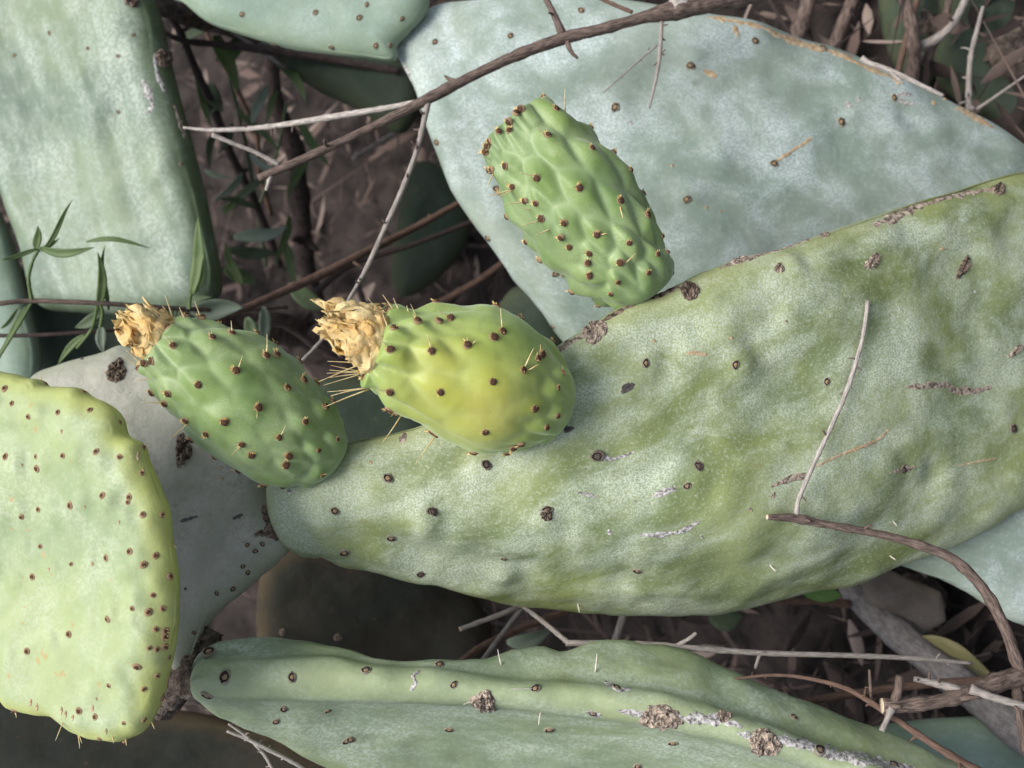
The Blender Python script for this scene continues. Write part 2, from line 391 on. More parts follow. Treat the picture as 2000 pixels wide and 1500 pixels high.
def areole_mesh(name, kind, seed):
    r_ = random.Random(seed)
    if kind == 'fruit':      # felted brown tuft with a pale collar and yellow glochids
        V, Fc = lump(4, 10, [(1.12, -.5), (1.1, .1), (1.0, .38)], .10, seed, 1.15); n0 = len(Fc)
        V2, F2 = lump(4, 10, [(.95, .2), (.88, .6), (.6, .82), (.3, .86)], .12, seed + 5, 1.15); o = len(V)
        V += V2; Fc += [tuple(i + o for i in f) for f in F2]; n1 = len(Fc)
        for k in range(r_.choice((7, 10, 14))):
            a = r_.gauss(-1.2, .8); rr = r_.uniform(.3, .9); b = Vector((rr * math.cos(a), rr * math.sin(a), .5))
            L = r_.uniform(.45, 1.2); cone(V, Fc, b, b + Vector((math.cos(a) * L, math.sin(a) * L, r_.uniform(.3, .9) * L)), .15, n=3)
        mi = [0] * n0 + [1] * (n1 - n0) + [2] * (len(Fc) - n1); mats = [M['woolpale'], M['wool'], M['glochid']]
    elif kind == 'young':    # pale ring round a dark pit on a small mound
        V, Fc = lump(4, 12, [(1.5, -.25), (1.15, .22), (.85, .40)], .07, seed, 1.1); n0 = len(Fc)
        V2, F2 = lump(4, 10, [(.75, .25), (.66, .52), (.3, .6)], .12, seed + 5, 1.1); o = len(V)
        V += V2; Fc += [tuple(i + o for i in f) for f in F2]; n1 = len(Fc)
        for k in range(3):
            a = r_.uniform(0, 6.28); b = Vector((.4 * math.cos(a), .4 * math.sin(a), .4)); cone(V, Fc, b, b + Vector((math.cos(a) * .5, math.sin(a) * .5, .7)), .09, n=3)
        mi = [0] * n0 + [1] * (n1 - n0) + [2] * (len(Fc) - n1); mats = [M['woolpale'], M['wool'], M['glochid']]
    else:                    # old areole: sunken dark eye in a corky ring
        V, Fc = lump(4, 12, [(1.3, -.3), (1.12, .2), (.9, .36), (.72, .2), (.5, .0)], .18, seed, 1.3); n0 = len(Fc)
        V2, F2 = lump(4, 8, [(.6, -.1), (.5, .2), (.25, .32)], .2, seed + 5, 1.2); o = len(V)
        V += V2; Fc += [tuple(i + o for i in f) for f in F2]
        mi = [0 if i < 24 else 1 for i in range(n0)] + [2] * (len(Fc) - n0)
        mats = [M['corksoft'] if kind == 'old' else M['cork'], M['dark'], M['woolpale'] if kind == 'old' else M['pit']]
    me = bpy.data.meshes.new(name); me.from_pydata(V, [], Fc)
    for m in mats: me.materials.append(m)
    me.polygons.foreach_set('material_index', mi); me.polygons.foreach_set('use_smooth', [i < 2 for i in mi]); me.update()
    return me
ARE = {k: [areole_mesh('areole_' + k, k, 31 * i + 7) for i in range(4)] for k in ('fruit', 'young', 'old', 'olddark')}
def areole(p, px, py, size, kind, down=None, oval=1.0):
    loc, nrm = hit(p, px, py)
    o = bpy.data.objects.new('areole', random.choice(ARE[kind]))
    q = nrm.to_track_quat('Z', 'Y') @ Quaternion((0, 0, 1), random.uniform(0, 6.28) if down is None else down)
    link(o, p.o, loc); o.rotation_mode = 'QUATERNION'; o.rotation_quaternion = q
    s = size * random.uniform(.88, 1.15); o.scale = (s * oval, s, s)
    return loc, nrm
def tube(name, pts, radii, mat, parent=None, ns=8, rough=.05, nodes=0, seed=0, n=None, cap=True, mats2=None):
    """pts: world points; radii in metres"""
    pts = np.asarray(pts, float); rad = np.asarray(radii, float)
    n = n or max(8, 6 * len(pts))
    q = catmull(np.c_[pts, rad], n); c, r = q[:, :3], np.maximum(q[:, 3], 1e-5)
    tn = np.gradient(c, axis=0); tn /= np.linalg.norm(tn, axis=1)[:, None]
    s = np.cross(tn[0], [0.3, .2, .9]); s /= np.linalg.norm(s)
    rr = np.random.default_rng(seed + 3); V = []; L = np.r_[0, np.cumsum(np.linalg.norm(np.diff(c, axis=0), axis=1))]
    swell = np.ones(n)
    for k in range(nodes):
        pos = L[-1] * (k + .5 + rr.uniform(-.3, .3)) / nodes; swell += .18 * np.exp(-((L - pos) / (r * .9)) ** 2)
    for i in range(n):
        s = s - tn[i] * (s @ tn[i]); s /= np.linalg.norm(s); t = np.cross(tn[i], s)
        for j in range(ns):
            a = 2 * math.pi * j / ns; V.append(c[i] + r[i] * swell[i] * (1 + rr.uniform(-rough, rough)) * (math.cos(a) * s + math.sin(a) * t))
    Fc = [(i * ns + j, i * ns + (j + 1) % ns, (i + 1) * ns + (j + 1) % ns, (i + 1) * ns + j) for i in range(n - 1) for j in range(ns)]
    mi = [0] * len(Fc)
    ta = np.r_[np.tile(np.abs(np.arange(ns) / ns * 2 - 1) * 3.0, n), 0, 0]; tl = np.r_[np.repeat(L * 55, ns), 0, L[-1] * 55]
    V.append(c[0]); V.append(c[-1]); a, b = len(V) - 2, len(V) - 1
    for j in range(ns):
        Fc.append((a, (j + 1) % ns, j)); Fc.append((b, (n - 1) * ns + j, (n - 1) * ns + (j + 1) % ns)); mi += [1 if mats2 else 0] * 2
    o = meshobj(name, V, Fc, [mat, mats2] if mats2 else mat, parent, midx=mi, attrs={'ta': ta, 'tl': tl})
    return o, c, r
def spine(p, a, b, rpx=1.5, out=.010, mat='spine'):
    loc, nrm = hit(p, *a)
    da = (np.array(loc) - C0) @ F
    L = math.hypot(b[0] - a[0], b[1] - a[1]) * da / FPX
    tip = P(b[0], b[1], da - min(out, L * .5))
    base = np.array(loc) - .0006 * np.array(nrm); m = (base + tip) / 2 + rng.normal(0, L * .02, 3)
    r = rpx * da / FPX
    return tube('spine', [base, m, tip], [r, r * .8, r * .22], M[mat], p.o, ns=5, rough=.05, n=6)[0]
def surf_patch(p, name, pxs, mat, hgt, lift=.00012, seed=0, jag=.5, noise=900, n_u=None):
    """corky strip lying on a surface: pxs = [(px, py, halfwidth_px)]"""
    q = catmull(np.array(pxs, float), n_u or 30); nu = len(q); nv = 7
    tn = np.gradient(q[:, :2], axis=0); tn /= np.linalg.norm(tn, axis=1)[:, None] + 1e-9; sd_ = np.stack([-tn[:, 1], tn[:, 0]], 1)
    rr = np.random.default_rng(seed + 1); V = []
    wv = fbm(np.c_[q[:, 0] * .09, q[:, 1] * .09, np.full(nu, seed * 3.1)], seed, 3); wv2 = fbm(np.c_[q[:, 0] * .09, q[:, 1] * .09, np.full(nu, seed * 3.1 + 50)], seed, 3)
    for i in range(nu):
        for j in range(nv):
            v = -1 + 2 * j / (nv - 1); ww = q[i, 2] * (1 + jag * 1.6 * (wv[i] if v < 0 else wv2[i])) + .4
            x, y = q[i, :2] + sd_[i] * v * ww
            loc, nrm = hit(p, x, y)
            e = 1 - abs(v) ** 2; e *= min(1, 6 * min(i, nu - 1 - i) / nu + .05)
            V.append(np.array(loc) + np.array(nrm) * (lift * (1 if abs(v) < 1 else -1.5) + hgt * .30 * e * rr.uniform(.1, 1.0)))
    Fc = [(i * nv + j, i * nv + j + 1, (i + 1) * nv + j + 1, (i + 1) * nv + j) for i in range(nu - 1) for j in range(nv - 1)]
    return meshobj(name, V, Fc, M[mat], p.o)
def scab(p, px, py, rx, ry, ang=0, mat='cork', hgt=.0018, seed=0, name='scab', eye=True, rings=8, ns=26):
    """round corky scab with a craggy top"""
    rr = np.random.default_rng(seed + 5); V = []; ca, sa = math.cos(ang), math.sin(ang)
    edge = 1 + .22 * np.sin(np.arange(ns) * 3 * 2 * math.pi / ns + seed) * .5 + rr.uniform(-.14, .14, ns)
    loc, nrm = hit(p, px, py); V.append(np.array(loc) + np.array(nrm) * hgt * (.2 if eye else .9))
    for k in range(1, rings + 1):
        s = k / rings
        for j in range(ns):
            a = 2 * math.pi * j / ns; x = rx * s * edge[j] * math.cos(a); y = ry * s * edge[j] * math.sin(a)
            l, n_ = hit(p, px + x * ca - y * sa, py + x * sa + y * ca)
            prof = (1 - s ** 3) * (.45 + .55 * smooth(np.array(s), .1, .55) if eye else 1.0)
            V.append(np.array(l) + np.array(n_) * (hgt * .62 * prof * rr.uniform(.1, 1.35) + (.0001 if k < rings else -.0003)))
    Fc = [(0, 1 + j, 1 + (j + 1) % ns) for j in range(ns)]
    for k in range(rings - 1):
        for j in range(ns): a = 1 + k * ns; Fc.append((a + j, a + ns + j, a + ns + (j + 1) % ns, a + (j + 1) % ns))
    return meshobj(name, V, Fc, M[mat], p.o, smooth_=False)
def Z(x0, y0, k, pts): return [(x0 + a * k, y0 + b * k, *r) for (a, b, *r) in pts]

# ================================================================== ground
gx = np.concatenate([np.linspace(-40, -2.2, 24), np.linspace(-2.1, .8, 90), np.linspace(.9, 40, 24)])
gy = np.concatenate([np.linspace(-40, -1.0, 24), np.linspace(-.95, .95, 70), np.linspace(1.0, 40, 24)])
X, Y = np.meshgrid(gx, gy, indexing='ij')
GV = np.stack([X.ravel(), Y.ravel(), np.zeros(X.size)], 1)
GV[:, 2] = .014 * fbm(GV * 6, 3, 3) - .012
ny = len(gy)
GF = [(i * ny + j, (i + 1) * ny + j, (i + 1) * ny + j + 1, i * ny + j + 1) for i in range(len(gx) - 1) for j in range(ny - 1)]
tag(meshobj('ground', GV, GF, M['soil'], origin=(0, 0, 0)), 'dark soil under the cacti, covered in dry litter', kind='structure')

# litter: dry narrow leaves and bits of stalk, one uncountable mass
V = []; Fc = []; tint = []
NL = 15500
for k in range(NL):
    x = random.uniform(-1.75, .1); y = random.uniform(-.75, .75) * (.45 + .35 * abs(x)) * 1.3
    z = .004 + random.random() ** 2 * .035
    long_ = k >= 15000
    L = random.uniform(.010, .040); wd = random.choice((.0007, .0009, .0012, .0018, .0026, .0036)) * random.uniform(.7, 1.3)
    if k % 24 == 0: L *= 1.4; wd = random.uniform(.0035, .0062); z += .012
    if long_: L = random.uniform(.08, .26); wd = random.uniform(.0006, .0016); z += random.random() * .05
    a = random.uniform(0, 6.28); tlt = random.gauss(0, .12 if long_ else .35); cr = random.uniform(-.35, .35) * (.3 if long_ else 1)
    ax = np.array([math.cos(a) * math.cos(tlt), math.sin(a) * math.cos(tlt), math.sin(tlt)]); sd_ = np.array([-math.sin(a), math.cos(a), random.gauss(0, .4)]); up = np.array([0, 0, 1.0])
    c = np.array([x, y, z]); i0 = len(V); tv = random.random() ** 2.2 if k % 24 else random.uniform(.7, 1)
    for s, ww in ((-.5, .15), (-.15, .9), (.2, .8), (.5, .08)):
        b = c + ax * L * s + up * L * cr * (.25 - s * s)
        V += [b - sd_ * wd * ww, b - up * wd * .5 * ww * (1 if cr > 0 else -1), b + sd_ * wd * ww]; tint += [tv] * 3
    for s in range(3):
        for j in range(2): q = i0 + s * 3 + j; Fc.append((q, q + 1, q + 4, q + 3))
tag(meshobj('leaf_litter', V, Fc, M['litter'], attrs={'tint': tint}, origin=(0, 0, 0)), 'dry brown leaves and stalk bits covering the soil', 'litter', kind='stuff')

# ================================================================== the fruiting prickly pear
jb = P(352, 1292, .452)
root = G(760, 1420)
plant = tag(empty('prickly_pear', root), 'prickly pear cactus bearing three fruits, one of them turning yellow', 'cactus', 'prickly pear cacti in the thicket')

# --- grey pad behind
greyp = make_pad(plant, 'pad', [(60, 745), (120, 712), (200, 690), (250, 676), (330, 720), (430, 800), (520, 880), (548, 920), (530, 960), (545, 1010), (572, 1062), (520, 1115), (470, 1160), (430, 1192), (405, 1222), (388, 1258), (372, 1300), (348, 1318), (326, 1290), (318, 1230), (250, 1150), (150, 1050), (80, 950), (40, 850)],
    (330, 950), plane(400, 1000, .462, -.04, -.05), .0085, .013, M['greypad'], und=.0016, undsc=30, seed=4, label='dull grey-green pad with dark corky knots, behind the pale young pad',
    bumps=[(225, 727, .008, .0015), (357, 880, .008, .0015)], dents=[(380, 1240, 330, 1000, .006, -.002), (500, 1000, 380, 1180, .004, -.001)])
scab(greyp, 227, 725, 20, 25, .5, 'corkdark', .0030, 1); scab(greyp, 357, 880, 17, 33, .1, 'corkdark', .0034, 2)
for x, y in Z(0, 975, .35, [(1380, 255), (1465, 250), (1425, 290), (1383, 408), (1355, 375), (1210, 525), (1080, 745), (1300, 500)]): areole(greyp, x, y, .00085, 'old')
surf_patch(greyp, 'stain', [(462, 895, 3), (475, 905, 7), (492, 915, 6), (500, 925, 3)], 'stain', .0004, seed=3)
surf_patch(greyp, 'stain', [(352, 1018, 2), (368, 1013, 4), (386, 1008, 2)], 'stain', .0003, seed=8); surf_patch(greyp, 'stain', [(455, 1013, 2), (466, 1008, 4), (474, 1004, 2)], 'stain', .0003, seed=9)
surf_patch(greyp, 'scab_line', [(515, 985, 4), (520, 1010, 7), (530, 1035, 11), (545, 1052, 8)], 'corkdark', .0016, seed=5)
surf_patch(greyp, 'scab_line', [(497, 1045, 3), (520, 1040, 8), (548, 1050, 5)], 'corkdark', .0014, seed=6)
for k, (x, y) in enumerate([(433, 880), (432, 912), (434, 935), (490, 878), (362, 1150), (160, 700)]): scab(greyp, x, y, 4, 4, 0, 'corktan' if k < 4 else 'stain', .0005, 20 + k, name='fleck', rings=3, ns=9)

# --- the big central pad
def bend_c(px, py):
    return .055 * np.clip((py - 950) / 225, 0, 1.3) ** 2 + .010 * np.clip((800 - py) / 400, 0, 1.2) ** 2 * smooth(px, 1100, 1500) + np.where(px < 1150, .022, .046) * ((px - 1150) / 700) ** 2
A_C = Z(1300, 480, .35, [(638, 125), (390, 665), (900, 760), (185, 1230), (1325, 1250), (1940, 1020), (120, 1340)]) + \
      Z(600, 480, .35, [(1890, 655), (1000, 1222), (450, 1297), (1620, 1175), (155, 1480), (1335, 1480), (690, 1480)]) + \
      Z(650, 975, .35, [(560, 70), (325, 217), (65, 298), (955, 332), (490, 420), (1700, 400)])
mainp = make_pad(plant, 'pad', [(522, 950), (530, 922), (556, 905), (600, 900), (640, 885), (690, 862), (745, 852), (820, 832), (900, 795), (980, 745), (1060, 698), (1100, 668), (1160, 632), (1225, 592), (1290, 572), (1340, 548), (1440, 506), (1515, 490), (1610, 456), (1715, 420), (1800, 392), (1855, 378), (1930, 352), (2010, 338), (2120, 350), (2200, 430), (2230, 600), (2190, 780), (2110, 900), (2010, 972), (1955, 1003), (1930, 1022), (1850, 1060), (1740, 1094), (1650, 1130), (1560, 1142), (1450, 1166), (1390, 1178), (1300, 1177), (1180, 1180), (1080, 1172), (1000, 1164), (900, 1134), (830, 1118), (750, 1099), (700, 1095), (640, 1074), (600, 1077), (566, 1060), (545, 1038), (528, 1000)],
    (1350, 830), plane(1000, 850, .424, 0, 0, bend_c), .0095, .014, M['main'], und=.0029, undsc=24, N=330, K=64, seed=12, label='large green pad dusted with white bloom, the three fruits growing on its edge',
    bumps=[(x, y, .0055, .0020) for x, y in A_C] + [(x + 26, y - 12, .006, -.0014) for x, y in A_C] + [(640, 985, .012, .003), (700, 1010, .016, .002), (1150, 700, .01, .001)],
    dents=[(600, 1000, 1150, 1090, .007, -.0030), (640, 1060, 1000, 1120, .005, .0016), (740, 960, 1000, 880, .008, .0012), (1380, 870, 1600, 760, .006, -.0016), (1660, 1000, 1850, 900, .010, -.0028), (1100, 1090, 1480, 1060, .010, -.0025), (1230, 870, 1400, 800, .008, -.0014), (1500, 880, 1800, 780, .012, .0014)])
for x, y in A_C: areole(mainp, x, y, random.uniform(.0011, .0016), random.choice(('old', 'olddark')))
scab(mainp, 1347, 568, 21, 19, 0, 'corkdark', .0030, 3); scab(mainp, 1158, 645, 27, 24, .4, 'cork', .0032, 4); scab(mainp, 1950, 370, 14, 12, 0, 'corkdark', .003, 5)
scab(mainp, 1522, 524, 11, 10, 0, 'cork', .0018, 6); scab(mainp, 1704, 511, 12, 20, .7, 'cork', .0022, 7); scab(mainp, 1882, 522, 9, 26, .45, 'corkdark', .0022, 8); scab(mainp, 1610, 458, 10, 6, -.3, 'cork', .0012, 9); scab(mainp, 1444, 508, 18, 7, -.3, 'cork', .0016, 10)
scab(mainp, 1985, 685, 20, 7, -.7, 'cork', .0015, 11); scab(mainp, 1068, 1005, 12, 15, 0, 'corkdark', .0022, 12)
scab(mainp, 1226, 757, 16, 9, -.6, 'stain', .0005, 13, 'flat_scar', False); scab(mainp, 1110, 838, 11, 7, -.2, 'stain', .0005, 14, 'flat_scar', False)
surf_patch(mainp, 'scab_line', [(1705, 440, 4), (1740, 425, 11), (1780, 408, 10), (1815, 398, 4), (1850, 385, 7), (1890, 376, 6), (1935, 370, 4)], 'cork', .0012, seed=11, n_u=50)
surf_patch(mainp, 'scab_line', [(1405, 524, 2), (1440, 512, 4), (1480, 500, 4), (1520, 487, 3), (1580, 467, 3)], 'cork', .0008, seed=12)
surf_patch(mainp, 'scab_line', [(1062, 704, 3), (1090, 684, 6), (1120, 664, 6), (1145, 650, 5)], 'cork', .0009, seed=13)
surf_patch(mainp, 'scab_line', [(1175, 628, 5), (1215, 606, 4), (1250, 588, 4), (1290, 574, 6), (1325, 560, 5)], 'corkdark', .0009, seed=14)
surf_patch(mainp, 'scab_line', [(1768, 755, 3), (1800, 755, 6), (1840, 752, 7), (1880, 766, 8), (1935, 756, 4)], 'cork', .0010, seed=15)
surf_patch(mainp, 'scab_line', [(1505, 950, 3), (1545, 936, 8), (1575, 928, 4)], 'cork', .0010, seed=16); surf_patch(mainp, 'scar', [(1595, 910, 2), (1650, 885, 3), (1710, 862, 3), (1735, 840, 2)], 'corktan', .0005, seed=17)
surf_patch(mainp, 'scar', [(1868, 910, 1), (1910, 902, 2), (1945, 895, 1)], 'corktan', .0004, seed=18); surf_patch(mainp, 'scab_line', [(1745, 922, 3), (1765, 915, 6), (1785, 910, 4)], 'cork', .0010, seed=19)
surf_patch(mainp, 'scar', [(1248, 1042, 2), (1285, 1045, 6), (1320, 1040, 5), (1345, 1030, 4), (1366, 1018, 2)], 'scarwhite', .0008, seed=20)
surf_patch(mainp, 'scar', [(1160, 892, 3), (1180, 895, 5), (1205, 894, 4), (1238, 882, 2)], 'scarwhite', .0007, seed=21); surf_patch(mainp, 'scar', [(1275, 970, 2), (1300, 960, 8), (1320, 954, 5)], 'scarwhite', .0008, seed=22)
surf_patch(mainp, 'scar', [(1128, 962, 1), (1145, 966, 4), (1162, 970, 2)], 'scarwhite', .0005, seed=23); surf_patch(mainp, 'scar', [(1340, 691, 2), (1360, 691, 4), (1380, 693, 3)], 'corktan', .0005, seed=24)
for k, (x, y, r) in enumerate([(1429, 660, 5), (1190, 1040, 8), (787, 856, 13), (724, 903, 5), (1370, 1048, 4), (1510, 968, 8), (1840, 486, 6), (1905, 570, 4), (1535, 628, 4), (590, 935, 8), (565, 960, 7), (610, 915, 7), (1277, 666, 5), (1240, 980, 4), (1465, 995, 6)]):
    scab(mainp, x, y, r, r * .7, k, ('corktan', 'scarwhite', 'cork')[k % 3], .0005, 40 + k, 'fleck', False, 3, 10)
for a, b in [((1745, 1018), (1752, 1028)), ((1503, 1104), (1515, 1116)), ((1738, 1086), (1750, 1094)), ((1128, 1180), (1132, 1197)), ((1068, 1000), (1046, 996))]: spine(mainp, a, b, 1.6, .004, 'spinewhite')

# --- lower pad, seen on its edge
stn = [(372, 1318, 1324, 1338, 1345), (385, 1284, 1298, 1352, 1368), (430, 1258, 1288, 1364, 1402), (520, 1252, 1286, 1368, 1440), (650, 1262, 1282, 1370, 1508), (740, 1285, 1296, 1372, 1560), (830, 1290, 1302, 1374, 1600), (930, 1288, 1316, 1380, 1635), (1010, 1276, 1326, 1388, 1660), (1060, 1268, 1328, 1394, 1675), (1100, 1280, 1331, 1398, 1682), (1180, 1260, 1336, 1406, 1700), (1330, 1276, 1360, 1432, 1720), (1450, 1328, 1398, 1462, 1730), (1600, 1385, 1450, 1510, 1740), (1750, 1442, 1502, 1562, 1750), (1900, 1505, 1555, 1612, 1765), (2050, 1565, 1605, 1650, 1780), (2120, 1610, 1625, 1655, 1720)]
NS = 120; SEC = 96
st = catmull(np.array(stn, float), NS)
LV = []; LR = []
for i in range(NS):
    x, a, b, c, d_ = st[i]
    k = .42 / FPX; db = .418
    da = db + 1.25 * (b - a) * k + .004; dd = db + 1.55 * (d_ - c) * k + .002
    mpx = (b + c) / 2
    kc = min(1, max(.15, (d_ - c - 30) / 120)); cps = [(x, a, da), (x, a * .45 + b * .55 - 4, db + .002 + .4 * (da - db)), (x, b - 3, db + .005), (x, b + 6, db - .0035), (x, mpx, db - .0080), (x, c - 7, db - .0045), (x, c - 1, db - .001), (x, c + 1, db + .007 * kc), (x, c + 5, db + .012 * kc), (x, c * .82 + d_ * .18 + 4, db + .012 * kc + .17 * (dd - db)), (x, c * .4 + d_ * .6, db + .6 * (dd - db)), (x, d_, dd), (x, d_ * .8 + c * .2, dd + .014), (x, mpx * .6 + d_ * .4, (da + dd) / 2 + .020), (x, mpx * .8 + a * .2, da + .016), (x, a + 3, da + .007)]
    q = catmull(np.array([P(*p_) for p_ in cps]), SEC, True); LV.append(q)
LV = np.array(LV); flat = LV.reshape(-1, 3); cen = LV.mean(1, keepdims=True)
nrm = (LV - cen); nrm /= np.linalg.norm(nrm, axis=2)[..., None] + 1e-9
dsp = .0016 * fbm(flat * 34, 21, 3) + .0010 * fbm(flat * np.array([90, 90, 90]), 23, 2)
for (x, y, r, a) in [(480, 1330, .008, .0030), (450, 1312, .005, -.003), (405, 1358, .006, .002), (1480, 1450, .010, .002), (945, 1370, .009, .0015), (1290, 1400, .012, .002), (560, 1390, .008, -.002), (700, 1400, .01, -.0015), (1120, 1460, .012, -.002), (1060, 1440, .010, .002)]:
    q = P(x, y, .418); dsp = dsp + a * np.exp(-((flat - q) ** 2).sum(1) / (r * r))
flat = flat + nrm.reshape(-1, 3) * dsp[:, None]
LF = [(i * SEC + j, i * SEC + (j + 1) % SEC, (i + 1) * SEC + (j + 1) % SEC, (i + 1) * SEC + j) for i in range(NS - 1) for j in range(SEC)]
LF += [tuple(range(SEC))[::-1], tuple((NS - 1) * SEC + j for j in range(SEC))]
lowp = Pad(); sb = np.repeat(st[:, 2], SEC); sc_ = np.repeat(st[:, 3], SEC)
rel = flat - C0; pyv = 750 - (rel @ U) / (rel @ F) * FPX; dv_ = rel @ F
lrim = smooth(pyv, sb - 14, sb + 14) * (1 - smooth(pyv, sc_ - 12, sc_ + 10)) * (1 - smooth(dv_, .425, .432))
lowp.o = meshobj('pad', flat, LF, M['lower'], plant, attrs={'rim': lrim}); lowp.bvh = bvh_of(None, flat, LF); lowp.depth = lambda px, py: np.full(np.shape(px), .42)
lowp.o['label'] = 'long green pad seen on its edge, with corky scabs along the rim'
for x, y in Z(650, 975, .35, [(185, 955), (595, 922), (675, 1035), (1130, 1055), (1585, 1050), (1450, 1195), (650, 1285), (100, 1340), (1210, 1285), (1700, 1490)]) + Z(1300, 975, .35, [(860, 1400), (1275, 1485), (715, 1215), (40, 1360)]) + Z(0, 975, .35, [(1255, 993), (1155, 1095), (1630, 993), (1585, 1170), (1540, 1240), (1165, 850), (1830, 1180), (1930, 1350)]):
    areole(lowp, x, y, random.uniform(.0012, .0017), 'old')
scab(lowp, 945, 1370, 27, 22, .25, 'cork', .0030, 31); scab(lowp, 1290, 1401, 44, 26, .12, 'cork', .0034, 32); scab(lowp, 1493, 1450, 34, 28, .3, 'cork', .0040, 33); scab(lowp, 1415, 1400, 15, 13, 0, 'cork', .0022, 34)
surf_patch(lowp, 'scab_line', [(1205, 1388, 3), (1240, 1393, 7), (1300, 1402, 14), (1350, 1402, 10), (1420, 1408, 12), (1450, 1420, 6)], 'scarwhite', .0008, seed=31, n_u=44)
surf_patch(lowp, 'scab_line', [(1440, 1432, 4), (1480, 1440, 12), (1540, 1446, 10), (1590, 1462, 12), (1640, 1476, 14), (1700, 1488, 14), (1760, 1500, 12), (1850, 1530, 10)], 'scarwhite', .0009, seed=32, n_u=60)
surf_patch(lowp, 'scar', [(802, 1348, 3), (812, 1335, 5), (808, 1318, 4), (820, 1312, 3)], 'scarwhite', .0005, seed=33); surf_patch(lowp, 'scar', [(1180, 1330, 2), (1205, 1343, 7), (1232, 1345, 2)], 'scarwhite', .0007, seed=34); surf_patch(lowp, 'scar', [(1145, 1390, 2), (1160, 1395, 7), (1175, 1398, 2)], 'scarwhite', .0006, seed=35)
for a, b in [((1045, 1344), (997, 1346)), ((1163, 1314), (1166, 1276)), ((980, 1301), (972, 1268)), ((1056, 1392), (1052, 1416)), ((925, 1370), (905, 1376))]: spine(lowp, a, b, 1.8, .006, 'spinewhite')

# --- woody joint and trunk
def woody(pts, rad, name='stem'):
    return tube(name, pts, rad, M['trunk'], plant, ns=22, rough=.16, n=40, seed=5)[0]
woody([P(398, 1225, .458), P(380, 1262, .455), P(358, 1300, .452), P(335, 1340, .457), P(315, 1375, .47)], [.009, .0075, .0078, .008, .007], 'woody_joint')
woody([P(385, 1335, .437), P(365, 1330, .446), P(345, 1310, .455)], [.006, .0062, .006], 'woody_joint')
woody([P(350, 1310, .458), P(430, 1330, .53), P(600, 1380, .68), root + np.array([0, 0, -.03])], [.009, .014, .02, .026], 'trunk')

# --- young pale pad in front
YA = Z(0, 450, .35, [(25, 882), (255, 855), (500, 1003), (157, 1040), (322, 1015), (670, 1070), (30, 1262), (200, 1262), (350, 1257), (535, 1235), (667, 1265), (800, 1210), (790, 1355), (205, 1330), (570, 1480), (720, 1490), (478, 888), (65, 965)]) + \
     Z(0, 975, .35, [(213, 57), (390, 35), (118, 100), (713, 18), (797, 85), (905, 87), (225, 263), (180, 433), (397, 362), (592, 328), (722, 292), (868, 315), (950, 432), (802, 365), (853, 535), (908, 610), (737, 610), (828, 630), (598, 670), (382, 753), (150, 848), (870, 725), (923, 735), (920, 770), (833, 830), (875, 838), (920, 825), (945, 885), (762, 935), (878, 985), (606, 1040), (803, 1060), (908, 1108), (440, 1182), (805, 1232), (690, 1250), (555, 1335), (700, 1350), (270, 1228), (80, 1180), (530, 1215)])
YA += [(-60, 900), (-80, 1050), (-50, 1200), (-120, 980), (-110, 1150), (-30, 830)]
young = make_pad(plant, 'pad', [(-40, 728), (20, 729), (50, 738), (75, 741), (92, 754), (150, 757), (172, 772), (214, 793), (234, 818), (243, 848), (273, 866), (284, 898), (299, 932), (312, 965), (325, 1000), (330, 1055), (338, 1100), (343, 1160), (340, 1230), (332, 1285), (320, 1330), (312, 1368), (297, 1402), (278, 1428), (236, 1446), (196, 1442), (152, 1428), (112, 1400), (72, 1394), (32, 1384), (5, 1360), (-60, 1330), (-170, 1240), (-240, 1100), (-220, 920), (-140, 780)],
    (90, 1090), plane(340, 1100, .372, -.075, .0), .0085, .0105, M['young'], und=.0016, undsc=34, N=300, K=52, rimnoise=.0006, seed=33, label='pale yellow-green young pad dotted with small brown areoles',
    bumps=[(x, y, .0036, .0015) for x, y in YA] + [(x + 10, y - 8, .0035, -.0009) for x, y in YA])
for x, y in YA: areole(young, x, y, random.uniform(.0007, .00105), 'young')
for a, b in [((27, 1388), (32, 1402)), ((122, 1410), (108, 1447)), ((150, 1435), (156, 1462)), ((152, 1436), (160, 1452)), ((245, 1443), (247, 1457)), ((298, 1410), (302, 1424)), ((338, 1062), (346, 1070)), ((218, 1440), (222, 1452)), ((283, 872), (290, 870)), ((82, 743), (80, 732))]: spine(young, a, b, 1.2, .003)
for k, (x, y, rx, ry) in enumerate([(60, 1372, 3, 9), (72, 1380, 3, 10), (120, 1388, 3, 12), (128, 1395, 3, 10), (142, 1402, 3, 8), (180, 1385, 4, 10), (207, 1428, 3, 8), (180, 1102, 3, 6), (137, 983, 2, 9), (95, 1112, 3, 5), (120, 843, 3, 6), (270, 890, 4, 12), (165, 990, 3, 4), (42, 908, 3, 4), (280, 918, 3, 6), (188, 1365, 3, 4), (233, 1020, 2, 6), (252, 965, 3, 4)]):
    scab(young, x, y, rx, ry, .1, 'corktan', .0003, 70 + k, 'fleck', False, 3, 9)

